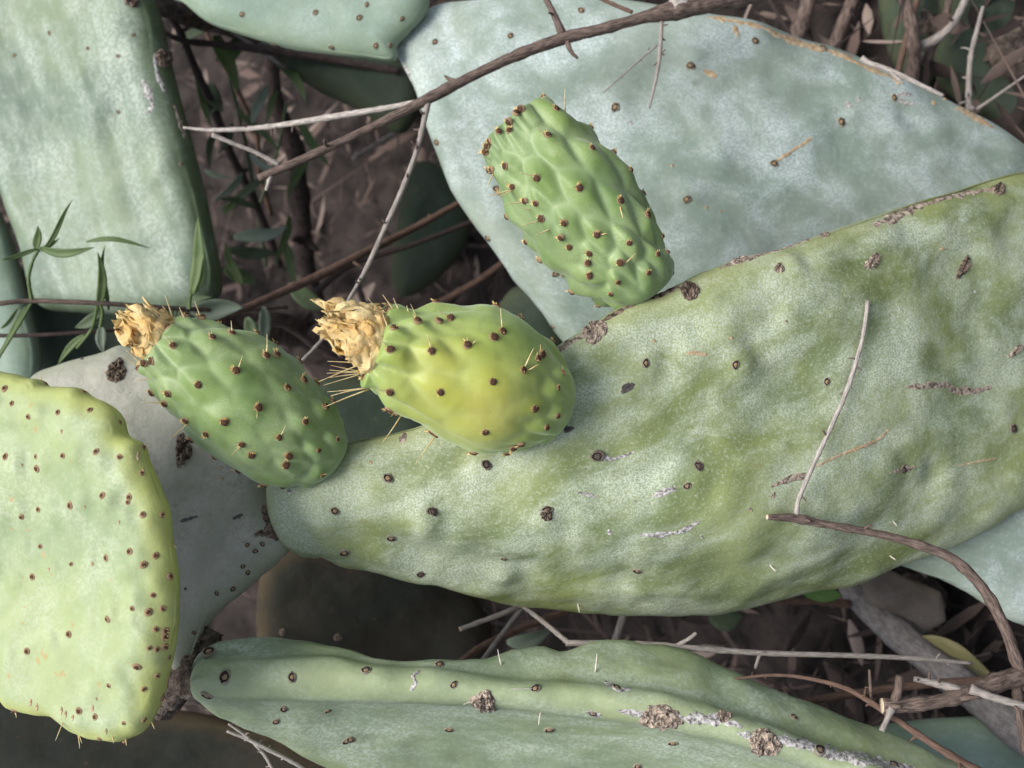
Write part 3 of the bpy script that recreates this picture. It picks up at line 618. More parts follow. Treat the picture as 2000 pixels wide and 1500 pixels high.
# ------------------------------------------------------------------ fruits
def make_fruit(mat, base, apex, dB, dA, prof, ar, spines, seed, relief, label, cup=.10, ripe=None, size=.0013):
    """prof = [(t, offset_px, halfwidth_px)] across the axis base->apex"""
    base = np.array(base, float); apex = np.array(apex, float); ax2 = (apex - base); Lpx = np.linalg.norm(ax2); ax2 /= Lpx; pr2 = np.array([-ax2[1], ax2[0]])
    NT, NA = 120, 150
    pr = catmull(np.array(prof, float), 400)
    o_ = np.argsort(pr[:, 0]); pr = pr[o_]
    # parameter along the profile: base pole -> body -> rim -> cup
    tb = np.concatenate([np.linspace(0, 1, NT) ** 1.0])
    t0, t1 = prof[0][0], prof[-1][0]
    tt = t0 + (t1 - t0) * (0.5 - 0.5 * np.cos(math.pi * (tb * .82 + .0)) ) / (0.5 - 0.5 * math.cos(math.pi * .82))
    off = np.interp(tt, pr[:, 0], pr[:, 1]); hw = np.interp(tt, pr[:, 0], pr[:, 2])
    NC = 16
    cs = np.linspace(0, 1, NC + 1)[1:]
    ttc = t1 + .012 * np.sin(cs * math.pi * .5) * 0 - cup * (cs ** 1.5) * np.minimum(1, cs * 1.4) + .02 * np.sin(cs * math.pi) * (1 - cs)
    tt = np.r_[tt, ttc]; off = np.r_[off, np.full(NC, off[-1])]; hw = np.r_[hw, hw[-1] * (1 - cs * .985)]
    nt_ = len(tt)
    dd = dB + (dA - dB) * tt
    xy = base + ax2 * (tt * Lpx)[:, None] + pr2 * off[:, None]
    cen = PV(xy[:, 0], xy[:, 1], dd)
    axis = P(apex[0], apex[1], dA) - P(base[0], base[1], dB); Lm = np.linalg.norm(axis); axis /= Lm
    s = ax2[0] * 0 + np.array(pr2[0] * R - pr2[1] * U); s -= axis * (s @ axis); s /= np.linalg.norm(s); t_ = np.cross(axis, s)
    rad = hw * dd / FPX
    ang = np.linspace(0, 2 * math.pi, NA, endpoint=False)
    V0 = (cen[:, None] + rad[:, None, None] * (np.cos(ang)[None, :, None] * s + np.sin(ang)[None, :, None] * t_)).reshape(-1, 3)
    Fc = [(i * NA + j, i * NA + (j + 1) % NA, (i + 1) * NA + (j + 1) % NA, (i + 1) * NA + j) for i in range(nt_ - 1) for j in range(NA)]
    Fc += [tuple(range(NA))[::-1], tuple((nt_ - 1) * NA + j for j in range(NA))]
    p0 = Pad(); p0.bvh = BVHTree.FromPolygons([Vector(v) for v in V0], Fc); p0.depth = lambda px, py: np.full(np.shape(px), (dB + dA) / 2)
    A3 = [np.array(hit(p0, x, y)[0]) for x, y in ar]
    # areoles on the far side, spread evenly
    r_ = np.random.default_rng(seed); camdir = C0 - cen.mean(0)
    far = []
    for _ in range(900):
        i = r_.integers(int(NT * .12), NT - 4); j = r_.integers(0, NA); q = V0[i * NA + j]
        if (q - cen[i]) @ camdir > .2 * rad[i] * np.linalg.norm(camdir) : continue
        if min([np.linalg.norm(q - a) for a in A3 + far] or [1]) > .0098: far.append(q)
    AA = np.array(A3 + far)
    # relief: a low mound (tubercle) round each areole, furrows between them
    dv = V0[:, None] - AA[None]; al = dv @ axis; d2 = (dv ** 2).sum(2) - al ** 2
    # mound reaches further down the fruit, towards its base
    m = np.sqrt(np.maximum(d2, 0) + (al * np.where(al < 0, .34, .62)) ** 2); m.sort(axis=1)
    f1, f2 = m[:, 0], m[:, 1]
    tv = np.repeat(tt, NA); body = np.repeat(np.r_[smooth(tt[:NT], .0, .09), 1 - cs], NA)
    edge = np.clip((f2 - f1) / .0085, 0, 1); edge = 1 - (1 - edge) ** 2; edge = np.sqrt(edge ** 2 + .09) - .3; edge = edge / .744
    amp = np.interp(tv, [0, .18, .35, .55, .75, 1.0], relief) * .001
    V1 = V0.reshape(nt_, NA, 3)
    nrm = (V1 - cen[:, None]); nrm /= np.linalg.norm(nrm, axis=2)[..., None] + 1e-9; nrm = nrm.reshape(-1, 3)
    dsp = amp * (edge - .75) * 1.6 + amp * np.interp(tv, [0, .35, .6], [.25, .35, .7]) * np.exp(-(f1 / .0032) ** 2) + .0007 * fbm(V0 * 75, seed, 2)
    dsp += .0004 * fbm(V0 * 220, seed + 2, 2) * np.interp(tv, [0, .3, 1], [1, .3, .6])
    V2 = V0 + nrm * (dsp * body)[:, None]
    valley = (1 - edge) * np.clip(amp / .0012, 0, 1) * body
    at = {'valley': valley}
    if ripe:
        q = P(*ripe); rr = ((V0 - q) ** 2).sum(1) ** .5; at['ripe'] = (1 - smooth(rr, .014, .044)) * (.85 + .3 * fbm(V0 * 60, 5, 2)).clip(0, 1)
        q2 = P(ripe[0] + 50, ripe[1] + 30, ripe[2]); rr = ((V0 - q2) ** 2).sum(1) ** .5; at['blush'] = (1 - smooth(rr, .002, .022)) * .9
    p = Pad(); p.o = meshobj('fruit', V2, Fc, M[mat], plant, attrs=at); p.o['label'] = label
    p.bvh = BVHTree.FromPolygons([Vector(v) for v in V2], Fc); p.depth = p0.depth
    for q in A3 + far:
        loc, n_, i, _ = p.bvh.find_nearest(Vector(q))
        if n_.dot(loc - Vector(cen.mean(0))) < 0: n_ = -n_
        o = bpy.data.objects.new('areole', random.choice(ARE['fruit'])); link(o, p.o, loc - n_ * .0002)
        # turn the glochids of the tuft towards the fruit's tip
        zq = Vector(n_); yq = Vector(-axis); yq = (yq - zq * yq.dot(zq)).normalized(); xq = yq.cross(zq)
        mt = Matrix((xq, yq, zq)).transposed(); o.rotation_mode = 'QUATERNION'
        o.rotation_quaternion = mt.to_quaternion() @ Quaternion((0, 0, 1), random.gauss(0, .5))
        sz = size * random.uniform(.85, 1.12) * (.72 if (np.array(loc) - cen[0]) @ axis < .2 * Lm else 1); o.scale = (sz * .92, sz * 1.12, sz)
    for a, b in spines: spine(p, a, b, random.uniform(1.1, 1.7), .007)
    p.axis = axis; p.s = s; p.t = t_; p.tip = cen[NT - 1]; p.r = rad[NT - 1]; p.inner = cen[-1]
    return p
def prs(x0, y0, k, L): return [((x0 + a * k, y0 + b * k), (x0 + c * k, y0 + d * k)) for (a, b, c, d) in L]

f1 = make_fruit('fruit_deep', (662, 905), (308, 668), .428, .405,
    [(0.0, 0, 6), (.012, -2, 34), (.05, -4, 62), (.12, -6, 84), (.25, -7, 106), (.4, -4, 121), (.55, 0, 124), (.7, 2, 112), (.85, 2, 93), (.95, 1, 76), (1.0, 0, 62)],
    Z(200, 560, .25, [(545, 250), (648, 240), (775, 245), (855, 412), (557, 470), (1010, 370), (1278, 540), (1360, 530), (1042, 660), (755, 765), (518, 830), (1445, 788), (1575, 725), (1218, 942), (958, 1048), (1720, 950), (1780, 920), (1568, 1055), (1380, 1178), (1090, 1230), (655, 1040), (490, 908), (810, 1150), (1165, 1315), (1455, 1330), (1682, 1275), (1825, 1190), (1435, 1398), (1715, 1468), (300, 745), (285, 635), (330, 600), (395, 580), (515, 320)]),
    prs(200, 560, .25, [(545, 250, 415, 165), (545, 235, 485, 60), (545, 240, 430, 215), (775, 245, 720, 110), (648, 240, 600, 160), (1020, 360, 1005, 265), (1290, 520, 1285, 370), (1060, 640, 1095, 535), (490, 905, 300, 900), (670, 1070, 515, 1215), (550, 450, 395, 280), (290, 640, 150, 535), (300, 605, 180, 490), (1395, 1170, 1435, 1080), (1215, 975, 1205, 1030), (1080, 1260, 1005, 1315), (300, 745, 240, 738), (540, 250, 470, 150), (1360, 525, 1375, 480)]),
    3, [1.0, 1.7, .7, .42, .8, 1.7], 'deep green fruit tipped with a dried flower, next to the grey-green pad')
f2 = make_fruit('fruit_ripe', (1108, 795), (728, 678), .414, .386,
    [(0.0, 0, 8), (.012, -3, 42), (.05, -4, 70), (.13, -3, 98), (.25, 0, 122), (.38, 3, 138), (.52, 4, 138), (.66, 2, 124), (.8, 2, 108), (.92, 3, 92), (1.0, 2, 76)],
    Z(620, 560, .26, [(545, 185), (748, 270), (915, 250), (1000, 230), (555, 495), (860, 485), (1125, 440), (1325, 380), (1390, 335), (1545, 625), (1658, 540), (1690, 505), (1315, 712), (925, 785), (555, 772), (295, 820), (545, 995), (845, 1115), (1260, 1085), (1632, 915), (1795, 760), (1833, 650), (1800, 965), (1718, 1055), (1528, 1190), (1475, 1222), (1165, 1283), (835, 1205), (270, 615), (235, 690), (345, 675), (575, 335)]),
    prs(620, 560, .26, [(500, 150, 380, 85), (575, 165, 490, 60), (620, 170, 570, 85), (690, 190, 670, 140), (745, 210, 700, 130), (990, 215, 895, 175), (1395, 315, 1375, 160), (855, 460, 820, 360), (1160, 430, 1195, 395), (1565, 605, 1625, 460), (1580, 630, 1660, 580), (1690, 490, 1675, 435), (270, 825, 75, 790), (270, 835, 100, 820), (280, 845, 60, 900), (240, 620, 75, 560), (240, 640, 90, 625), (230, 660, 70, 650), (230, 690, 75, 685), (220, 695, 45, 740), (530, 795, 440, 770), (240, 600, 5, 715), (580, 1055, 485, 1175), (820, 1205, 730, 1340), (520, 300, 490, 200), (520, 440, 440, 370), (545, 190, 420, 170), (320, 650, 290, 560), (240, 640, 100, 590)]),
    5, [1.2, 1.3, .3, .25, 1.0, 2.1], 'yellowing fruit tipped with a crumpled dried flower', ripe=(905, 815, .365), size=.00135)
f3 = make_fruit('fruit_green', (1272, 582), (1000, 240), .428, .425,
    [(0.0, 6, 10), (.012, 6, 46), (.05, 4, 70), (.12, 1, 88), (.24, -3, 104), (.38, -4, 114), (.52, -2, 120), (.66, 0, 117), (.8, 0, 105), (.92, 0, 92), (1.0, 0, 80)],
    Z(900, 150, .3133, [(530, 105), (415, 140), (375, 200), (345, 225), (300, 280), (300, 330), (235, 345), (185, 400), (165, 435), (155, 470), (585, 215), (815, 312), (540, 385), (808, 455), (975, 452), (1038, 592), (1150, 720), (290, 555), (478, 630), (200, 580), (322, 690), (395, 775), (465, 790), (735, 695), (985, 775), (1150, 868), (648, 905), (500, 885), (625, 998), (850, 980), (1052, 1027), (1220, 1105), (1265, 990), (1305, 1080), (673, 1065), (798, 1105), (790, 1160), (998, 1155), (1165, 1218), (975, 1275), (800, 1240), (937, 1350)]),
    prs(900, 150, .3133, [(675, 210, 650, 75), (525, 370, 470, 315), (460, 620, 365, 595), (200, 600, 160, 690), (195, 590, 135, 615), (310, 705, 165, 745), (325, 700, 235, 750), (385, 780, 265, 795), (440, 822, 385, 830), (480, 905, 380, 925), (555, 950, 465, 985), (995, 800, 1010, 880), (865, 985, 910, 975), (1000, 1195, 1090, 1100), (310, 690, 270, 650)]),
    9, [.7, 2.3, 1.6, 1.15, 1.5, 2.3], 'bumpy green fruit without a flower, standing before the bluish pad', cup=.07, size=.00125)

# dried flowers: crumpled papery petals
def dried_flower(p, L, r, bias, seed, npet=13):
    r_ = np.random.default_rng(seed)
    tip = np.array(p.inner) + p.axis * .001
    V = []; Fc = []
    nu, nv = 22, 18
    for k in range(npet):
        a0 = r_.uniform(0, 2 * math.pi); wid = r_.uniform(.5, 1.15); ln = L * r_.uniform(.65, 1.08); rb = r * r_.uniform(.30, .82); curl = r_.uniform(-1.2, 1.2); i0 = len(V)
        u, v = np.meshgrid(np.linspace(0, 1, nu), np.linspace(-1, 1, nv), indexing='ij'); u = u.ravel(); v = v.ravel()
        ang = a0 + v * wid * (1 + .15 * np.sin(u * 7 + k)) + .5 * u * curl
        rr_ = rb * (1 + .45 * np.sin(u * math.pi * .85) - .45 * u ** 2 + .18 * np.cos(v * 5 + k) * u)
        zz = ln * (u - .16 * v * v * u + .10 * np.sin(v * 6 + k * 2) * u + .12 * np.sin(v * 15 + k * 3) * u ** 4)
        Q = tip + p.axis * zz[:, None] + (rr_ * np.cos(ang))[:, None] * p.s + (rr_ * np.sin(ang))[:, None] * p.t + (np.array(bias)[None] * (u ** 1.3)[:, None])
        nz = np.stack([fbm(Q * 210 + k * 9.1, seed + c * 31, 3) for c in range(3)], 1)
        fine = np.stack([fbm(Q * 800 + k * 5.1, seed + 200 + c * 31, 2) for c in range(3)], 1)
        rid = np.stack([1 - 2 * np.abs(fbm(Q * 380 + k * 7.7, seed + 400 + c * 31, 2)) for c in range(3)], 1)
        Q = Q + nz * .0022 * (0.25 + u)[:, None] + fine * .00045 + rid * .0007 * (.3 + u)[:, None]
        V += list(Q)
        for i in range(nu - 1):
            for j in range(nv - 1): q = i0 + i * nv + j; Fc.append((q, q + 1, q + nv + 1, q + nv))
    o = meshobj('dried_flower', V, Fc, M['petal'], p.o)
    md = o.modifiers.new('thickness', 'SOLIDIFY'); md.thickness = .00025
    o['label'] = 'crumpled straw-yellow dried flower'
    return o
dried_flower(f1, .019, f1.r * .74, (.000, .0030, .001), 41)
dried_flower(f2, .0225, f2.r * .86, (.0, .0035, .0), 57, 16)

# ================================================================== background cacti
GRP = 'prickly pear cacti in the thicket'
# bluish plant: big pad + the pad joined to it at the top
plantB = tag(empty('prickly_pear', G(1700, 620)), 'bluish prickly pear of two joined pads behind the bumpy green fruit', 'cactus', GRP)
BA = Z(650, 0, .35, [(570, 233), (990, 200), (1575, 598), (578, 795), (915, 1055), (865, 1330), (1975, 1110), (1990, 365)]) + Z(1300, 0, .35, [(145, 368), (500, 228), (980, 680), (1275, 545), (605, 912), (118, 1113), (880, 268)]) + [(1085, 535), (1080, 638), (1135, 20)]
bluep = make_pad(plantB, 'pad', [(772, 92), (790, 65), (815, 35), (860, 10), (930, 2), (1060, -12), (1180, -4), (1290, 12), (1390, 30), (1470, 42), (1560, 76), (1640, 100), (1700, 126), (1760, 152), (1830, 190), (1900, 226), (1940, 248), (1985, 280), (2060, 340), (2110, 450), (2100, 600), (2000, 760), (1800, 860), (1500, 880), (1300, 840), (1180, 760), (1110, 680), (1050, 600), (1000, 540), (950, 470), (915, 425), (878, 365), (850, 290), (830, 235), (810, 170), (788, 130)],
    (1420, 400), plane(1400, 400, .545, .02, -.02, lambda px, py: .03 * ((px - 1400) / 600) ** 2), .009, .013, M['blue'], und=.0022, undsc=20, N=260, K=48, seed=61, bumps=[(x, y, .006, .0010) for x, y in BA],
    dents=[(1450, 150, 1700, 250, .01, -.0016), (1720, 190, 1790, 290, .006, -.0018), (1000, 120, 1200, 200, .012, .0015), (1500, 300, 1640, 220, .01, .0012), (900, 150, 1000, 420, .016, -.002)], label='large pale blue-green pad with tan scars along its upper edge')
for x, y in BA: areole(bluep, x, y, random.uniform(.0012, .0016), 'old')
surf_patch(bluep, 'scab_line', [(1382, 33, 2), (1420, 38, 5), (1470, 48, 4), (1520, 68, 5), (1570, 88, 6), (1605, 96, 7), (1640, 106, 4), (1690, 130, 4), (1740, 150, 3)], 'corktan', .0010, seed=41, n_u=60)
surf_patch(bluep, 'scab_line', [(1740, 152, 2), (1755, 158, 6), (1765, 163, 2)], 'corktan', .0008, seed=42); surf_patch(bluep, 'scab_line', [(1865, 210, 3), (1895, 222, 6), (1920, 238, 5), (1940, 250, 2)], 'corktan', .0010, seed=43)
surf_patch(bluep, 'scab_line', [(790, 128, 2), (800, 155, 4), (809, 178, 2)], 'scarwhite', .0008, seed=44)
surf_patch(bluep, 'scar', [(1512, 318, 2), (1545, 297, 3), (1585, 270, 3)], 'corktan', .0007, seed=45); surf_patch(bluep, 'scar', [(1374, 138, 3), (1385, 142, 6), (1400, 150, 3)], 'corktan', .0008, seed=46); surf_patch(bluep, 'scar', [(1432, 52, 4), (1438, 62, 6), (1443, 72, 3)], 'corktan', .0008, seed=47)
surf_patch(bluep, 'scar', [(1740, 186, 3), (1765, 183, 5), (1780, 185, 3)], 'scarwhite', .0007, seed=48); surf_patch(bluep, 'scar', [(1750, 192, 2), (1770, 200, 4), (1785, 203, 2)], 'scarwhite', .0007, seed=49)
for k, (x, y, r) in enumerate([(1657, 205, 9), (1677, 194, 6), (1629, 213, 3), (1726, 180, 4), (1231, 240, 6), (1312, 323, 4), (1380, 405, 4), (1824, 201, 6), (1412, 41, 5), (1845, 193, 4), (1407, 412, 3)]):
    scab(bluep, x, y, r, r * .8, k, 'scarwhite' if k < 5 else 'corktan', .0006, 90 + k, 'fleck', False, 3, 11)
topp = make_pad(plantB, 'pad', [(330, -20), (362, 8), (400, 40), (440, 58), (540, 88), (640, 106), (720, 114), (772, 118), (776, 88), (800, 62), (826, 34), (838, 5), (830, -40), (760, -110), (600, -160), (420, -130)],
    (580, -10), plane(600, 50, .560, -.02, .02), .009, .014, M['bluegreen'], und=.0016, undsc=20, N=180, K=32, seed=63, label='blue-green pad joined to the narrow end of the larger pad')
for x, y in Z(0, 0, .35, [(1350, 80), (1760, 70), (1850, 265), (1525, 250)]) + Z(650, 0, .35, [(190, 25), (147, 100), (385, 103), (240, 255), (320, 255)]): areole(topp, x, y, .0011, 'old')
tube('trunk', [P(1600, 750, .565), P(1680, 690, .62), G(1700, 620, -.03)], [.02, .024, .028], M['trunk'], plantB, ns=16, rough=.14, n=24)

# sage pad at the upper left
plantC = tag(empty('prickly_pear', G(700, 120)), 'prickly pear with one broad streaky sage-green pad with dark edge', 'cactus', GRP)
SA = Z(0, 0, .35, [(660, 625), (743, 195), (660, 313), (490, 270), (275, 185), (80, 310), (1010, 915)])
sagep = make_pad(plantC, 'pad', [(-60, -80), (120, -120), (250, -70), (300, 10), (322, 100), (348, 200), (372, 290), (396, 390), (412, 470), (426, 545), (415, 590), (360, 612), (250, 615), (140, 608), (78, 590), (48, 480), (20, 400), (-8, 330), (-60, 180)],
    (200, 260), plane(200, 300, .600, -.10, .02), .014, .016, M['sage'], und=.0030, undsc=22, N=240, K=44, seed=71, bumps=[(x, y, .006, .0012) for x, y in SA],
    dents=[(60, 60, 160, 420, .008, -.002), (150, 40, 260, 420, .008, .0022), (210, 30, 300, 330, .006, -.0016), (100, 200, 190, 540, .007, .0018), (230, 200, 330, 500, .007, -.0018)])
for x, y in SA: areole(sagep, x, y, .0009, 'old')
scab(sagep, 320, 113, 19, 19, 0, 'corkdark', .004, 35); scab(sagep, 258, 3, 15, 12, 0, 'corkdark', .004, 36)
surf_patch(sagep, 'scar', [(280, 155, 3), (288, 178, 8), (296, 200, 5), (290, 222, 3)], 'scarwhite', .0006, seed=51); surf_patch(sagep, 'scar', [(302, 105, 2), (306, 140, 4), (322, 178, 4)], 'scarwhite', .0006, seed=52)
surf_patch(sagep, 'scab_line', [(340, 205, 2), (352, 240, 4), (362, 268, 4)], 'cork', .0006, seed=53)
tube('trunk', [P(330, -20, .62), P(480, 20, .72), G(700, 120, -.03)], [.016, .02, .024], M['trunk'], plantC, ns=16, rough=.14, n=24)

def bgplant(label, mat, outline, centre, d0, dx=0, dy=0, T=.011, w=.015, foot=None, seed=0, ars=(), und=.0025, dents=()):
    o = np.array(outline, float); c = np.array(centre, float)
    fp = np.array(foot, float) if foot is not None else c
    base = G(*fp); pl = tag(empty('prickly_pear', base), label, 'cactus', GRP)
    dep = plane(c[0], c[1], d0, dx, dy)
    p = make_pad(pl, 'pad', outline, centre, dep, T, w, M[mat], und=und, undsc=20, N=130, K=26, seed=seed, dents=dents)
    for x, y in ars: areole(p, x, y, .0013, 'olddark')
    s = P(c[0], c[1], d0 + .004)
    tube('trunk', [s, (s + base) / 2 + np.array([0, 0, .01]), base - np.array([0, 0, .03])], [.010, .014, .018], M['trunk'], pl, ns=12, rough=.14, n=18)
    return p
bgplant('grey-blue pad on the shaded side of the sage-green pad', 'bluegreen', [(-120, 330), (-30, 380), (10, 440), (30, 500), (55, 600), (75, 700), (60, 760), (-20, 760), (-140, 700), (-200, 500)], (-50, 570), .64, -.05, 0, foot=(330, 500), seed=101)
bgplant('dark olive pad below the sage-green pad, behind the weed', 'shadepad', [(60, 560), (150, 540), (330, 560), (420, 600), (400, 680), (300, 740), (150, 760), (80, 720), (62, 640)], (240, 650), .68, 0, 0, foot=(560, 640), seed=102)
bgplant('dim green pad under the blue-green pad at the twig', 'shadepad', [(540, 100), (640, 95), (760, 105), (810, 150), (820, 210), (780, 260), (700, 215), (610, 170), (560, 130)], (690, 160), .69, 0, 0, foot=(800, 200), seed=103)
bgplant('small dark pad standing upright in the leaf litter', 'shadepad', [(800, 330), (850, 320), (900, 380), (915, 460), (860, 540), (790, 580), (765, 540), (775, 440)], (835, 450), .80, .05, 0, foot=(850, 470), seed=104)
bgplant('dark pad half hidden between yellowing fruit and bluish pad', 'shadepad', [(960, 620), (1010, 560), (1080, 580), (1110, 680), (1060, 760), (960, 740), (940, 680)], (1020, 660), .66, 0, 0, foot=(1060, 660), seed=105)
bgplant('dusky pad seen between the two fruits with dried flowers', 'shadepad', [(600, 760), (680, 735), (780, 750), (850, 820), (800, 900), (690, 900), (610, 850)], (710, 830), .62, 0, 0, foot=(800, 850), seed=106)
bgplant('brown dull pad between the large pad and the pad on edge', 'brownshadepad', [(505, 1140), (530, 1090), (590, 1060), (720, 1070), (850, 1110), (930, 1170), (960, 1250), (900, 1330), (700, 1340), (560, 1330), (505, 1260)], (700, 1200), .60, .05, 0, foot=(850, 1220), seed=107, ars=[(552, 1235), (660, 1245)])
bgplant('large dark pad in shade under the pale young pad', 'brownshadepad', [(-60, 1330), (100, 1340), (300, 1380), (420, 1400), (560, 1440), (700, 1520), (640, 1640), (300, 1680), (-60, 1620)], (300, 1500), .60, 0, 0, foot=(560, 1480), seed=108)
bgplant('pale blue pad crossed by a curved brown twig', 'blue', [(1735, 1092), (1790, 1072), (1870, 1045), (1960, 990), (2060, 940), (2160, 980), (2180, 1120), (2100, 1210), (2010, 1222), (1940, 1190), (1860, 1140), (1790, 1115)], (1990, 1090), .50, .02, 0, foot=(2060, 1100), seed=109, T=.008)
bgplant('teal pad lying low under the stub of broken branch', 'bluegreen', [(1690, 1440), (1780, 1410), (1900, 1400), (2040, 1390), (2140, 1440), (2140, 1560), (1960, 1620), (1780, 1560)], (1920, 1490), .545, 0, 0, foot=(1960, 1490), seed=110, T=.009)
bgplant('dim green wrinkled pad beyond the bluish pad and bare stems', 'shadepad', [(1850, -60), (1960, -80), (2080, -20), (2120, 140), (2060, 270), (1980, 275), (1900, 220), (1830, 150), (1835, 40)], (1970, 100), .64, 0, 0, foot=(2000, 110), seed=111, und=.006, dents=[(1880, 20, 1960, 200, .01, .004), (1940, 0, 2040, 200, .01, -.004)])
bgplant('narrow dark pad behind the forked bare stems', 'shadepad', [(1725, -40), (1790, -40), (1850, 30), (1840, 130), (1800, 190), (1750, 130), (1722, 50)], (1785, 70), .66, 0, 0, foot=(1800, 70), seed=112)
bgplant('leaning grey-brown dead pad beside the smooth grey stem', 'deadpad', [(1680, 1135), (1692, 1112), (1722, 1106), (1728, 1108), (1790, 1136), (1830, 1152), (1838, 1160), (1846, 1205), (1840, 1216), (1800, 1238), (1788, 1240), (1735, 1206), (1700, 1180)], (1765, 1172), .585, 0, 0, foot=(1790, 1180), seed=113, T=.006, w=.008)

# ================================================================== twigs and stems
def px_pts(pts): return [P(a, b, d) for a, b, d, r in pts], [r * d / FPX for a, b, d, r in pts]
def stems(label, cat, mat, main, branches=(), nodes=6, name='dry_twig', group='dry twigs and stems', seed=0, spurs=0, end=None):
    c, r = px_pts(main); base = c[0]
    e = tag(empty(name, base), label, cat, group)
    o, cc, rr = tube('stem', c, r, M[mat], e, ns=10, nodes=nodes, seed=seed, n=max(24, 9 * len(main)), mats2=M[end] if end else None)
    rnd = random.Random(seed)
    def addspurs(cc, rr, n):
        for k in range(n):
            i = rnd.randrange(2, len(cc) - 2); L = max(rr[i] * rnd.uniform(2.2, 4.5), .0013)
            d = np.array([rnd.gauss(0, 1) for _ in range(3)]); t = cc[i + 1] - cc[i - 1]; t /= np.linalg.norm(t); d -= t * (d @ t) * .7; d /= np.linalg.norm(d)
            tube('bud', [cc[i], cc[i] + d * L * .6 + t * L * .1, cc[i] + d * L], [rr[i] * .5, rr[i] * .42, rr[i] * .22], M[mat], e, ns=5, n=5, seed=k)
    addspurs(cc, rr, spurs)
    for k, (m, b, sp) in enumerate(branches):
        c, r = px_pts(b); o, c2, r2 = tube('branch', c, r, M[m], e, ns=8, nodes=max(2, len(b) * 2), seed=seed + k + 1, n=max(16, 8 * len(b))); addspurs(c2, r2, sp)
    return e
# the twig that crosses the bluish pad
stems('brown twig with pale side shoots, crossing in front of bluish pad', 'twig', 'twigbrown',
    [(1800, -90, .52, 20), (1500, -20, .515, 19), (1380, 8, .508, 18), (1300, 24, .504, 17), (1250, 36, .502, 11), (1170, 58, .50, 11), (1100, 75, .50, 12), (1000, 112, .498, 10.5), (900, 160, .496, 10), (838, 192, .494, 11), (760, 232, .492, 8.5), (660, 280, .49, 8), (560, 325, .488, 8.5), (504, 348, .487, 7)],
    [('twigbrown', [(1098, 66, .50, 8), (1085, 35, .50, 6), (1065, -5, .505, 5.5)], 1), ('twigpale', [(820, 198, .495, 5), (760, 210, .50, 5.5), (650, 228, .51, 6), (520, 248, .53, 5), (420, 254, .54, 4), (358, 249, .545, 2)], 9),
     ('twiggrey', [(836, 198, .494, 6.5), (818, 280, .492, 5), (790, 360, .49, 5.5), (750, 450, .487, 5), (718, 520, .484, 5), (690, 570, .482, 3.5), (640, 650, .478, 3.5), (583, 712, .475, 3.5)], 14),
     ('twiggrey', [(545, 322, .488, 4.5), (500, 298, .487, 4), (455, 280, .486, 4), (414, 263, .485, 4.5)], 0), ('twigpale', [(532, 336, .488, 3.5), (526, 352, .487, 3.5), (520, 372, .486, 3)], 0),
     ('twiggrey', [(1292, 38, .504, 4), (1290, 90, .503, 4), (1284, 140, .503, 3.5), (1268, 212, .503, 2)], 5), ('twiggrey', [(1284, 88, .503, 2), (1240, 125, .503, 1.8), (1178, 182, .503, 1)], 5),
     ('twigpale', [(1310, 15, .503, 15), (1350, 8, .507, 14), (1400, -10, .51, 11), (1470, -60, .515, 9)], 0), ('twigred', [(1235, 24, .505, 4), (1190, 5, .508, 4), (1150, -15, .51, 4)], 0)], nodes=9, seed=2, spurs=4, end='wood')
def on_main(x, y, gap, r):
    return (x, y, float((np.array(hit(mainp, x, y)[0]) - C0) @ F) - gap - r * .42 / FPX, r)
# thin twig lying against the central pad, the curved brown one that carries it, and the broken stub
stems('curved brown twig whose pale thin tip rests on the large pad', 'twig', 'twigbrown',
    [(2010, 1345, .428, 13), (1985, 1290, .426, 11), (1962, 1225, .425, 11), (1920, 1150, .425, 10.5), (1860, 1092, .426, 10), (1780, 1060, .427, 9), (1700, 1040, .426, 8), on_main(1600, 1022, .006, 8), on_main(1552, 1012, .004, 9), on_main(1498, 1010, .004, 5)],
    [('twigpale', [on_main(1556, 1010, .004, 5), on_main(1560, 975, .005, 4.5), on_main(1590, 905, .006, 4.5), on_main(1625, 830, .005, 4.5), on_main(1655, 760, .004, 4.5), on_main(1680, 680, .003, 4), on_main(1690, 630, .002, 4), on_main(1695, 588, .001, 4)], 7)], nodes=6, seed=12, spurs=3, end='wood')
stems('thick broken brown branch stub with three short snapped spurs', 'branch', 'twigbrown',
    [(2080, 1290, .44, 20), (2000, 1318, .428, 20), (1940, 1335, .422, 17), (1880, 1358, .418, 14), (1820, 1372, .416, 13), (1760, 1378, .415, 14), (1722, 1378, .415, 15)],
    [('twigbrown', [(1748, 1368, .415, 8), (1755, 1345, .413, 7), (1757, 1320, .412, 6)], 0), ('twiggrey', [(1742, 1382, .413, 8), (1735, 1400, .411, 5), (1722, 1428, .409, 5)], 0),
     ('twiggrey', [(1875, 1350, .419, 9), (1840, 1338, .42, 7), (1785, 1326, .421, 5)], 3), ('twiggrey', [(1895, 1345, .415, 9), (1940, 1362, .413, 7), (2010, 1382, .412, 7), (2060, 1400, .412, 6)], 5),
     ('twigbrown', [(1985, 1325, .428, 10), (1992, 1400, .43, 8), (2005, 1470, .43, 8)], 0)], nodes=5, seed=22, spurs=2, end='wood')
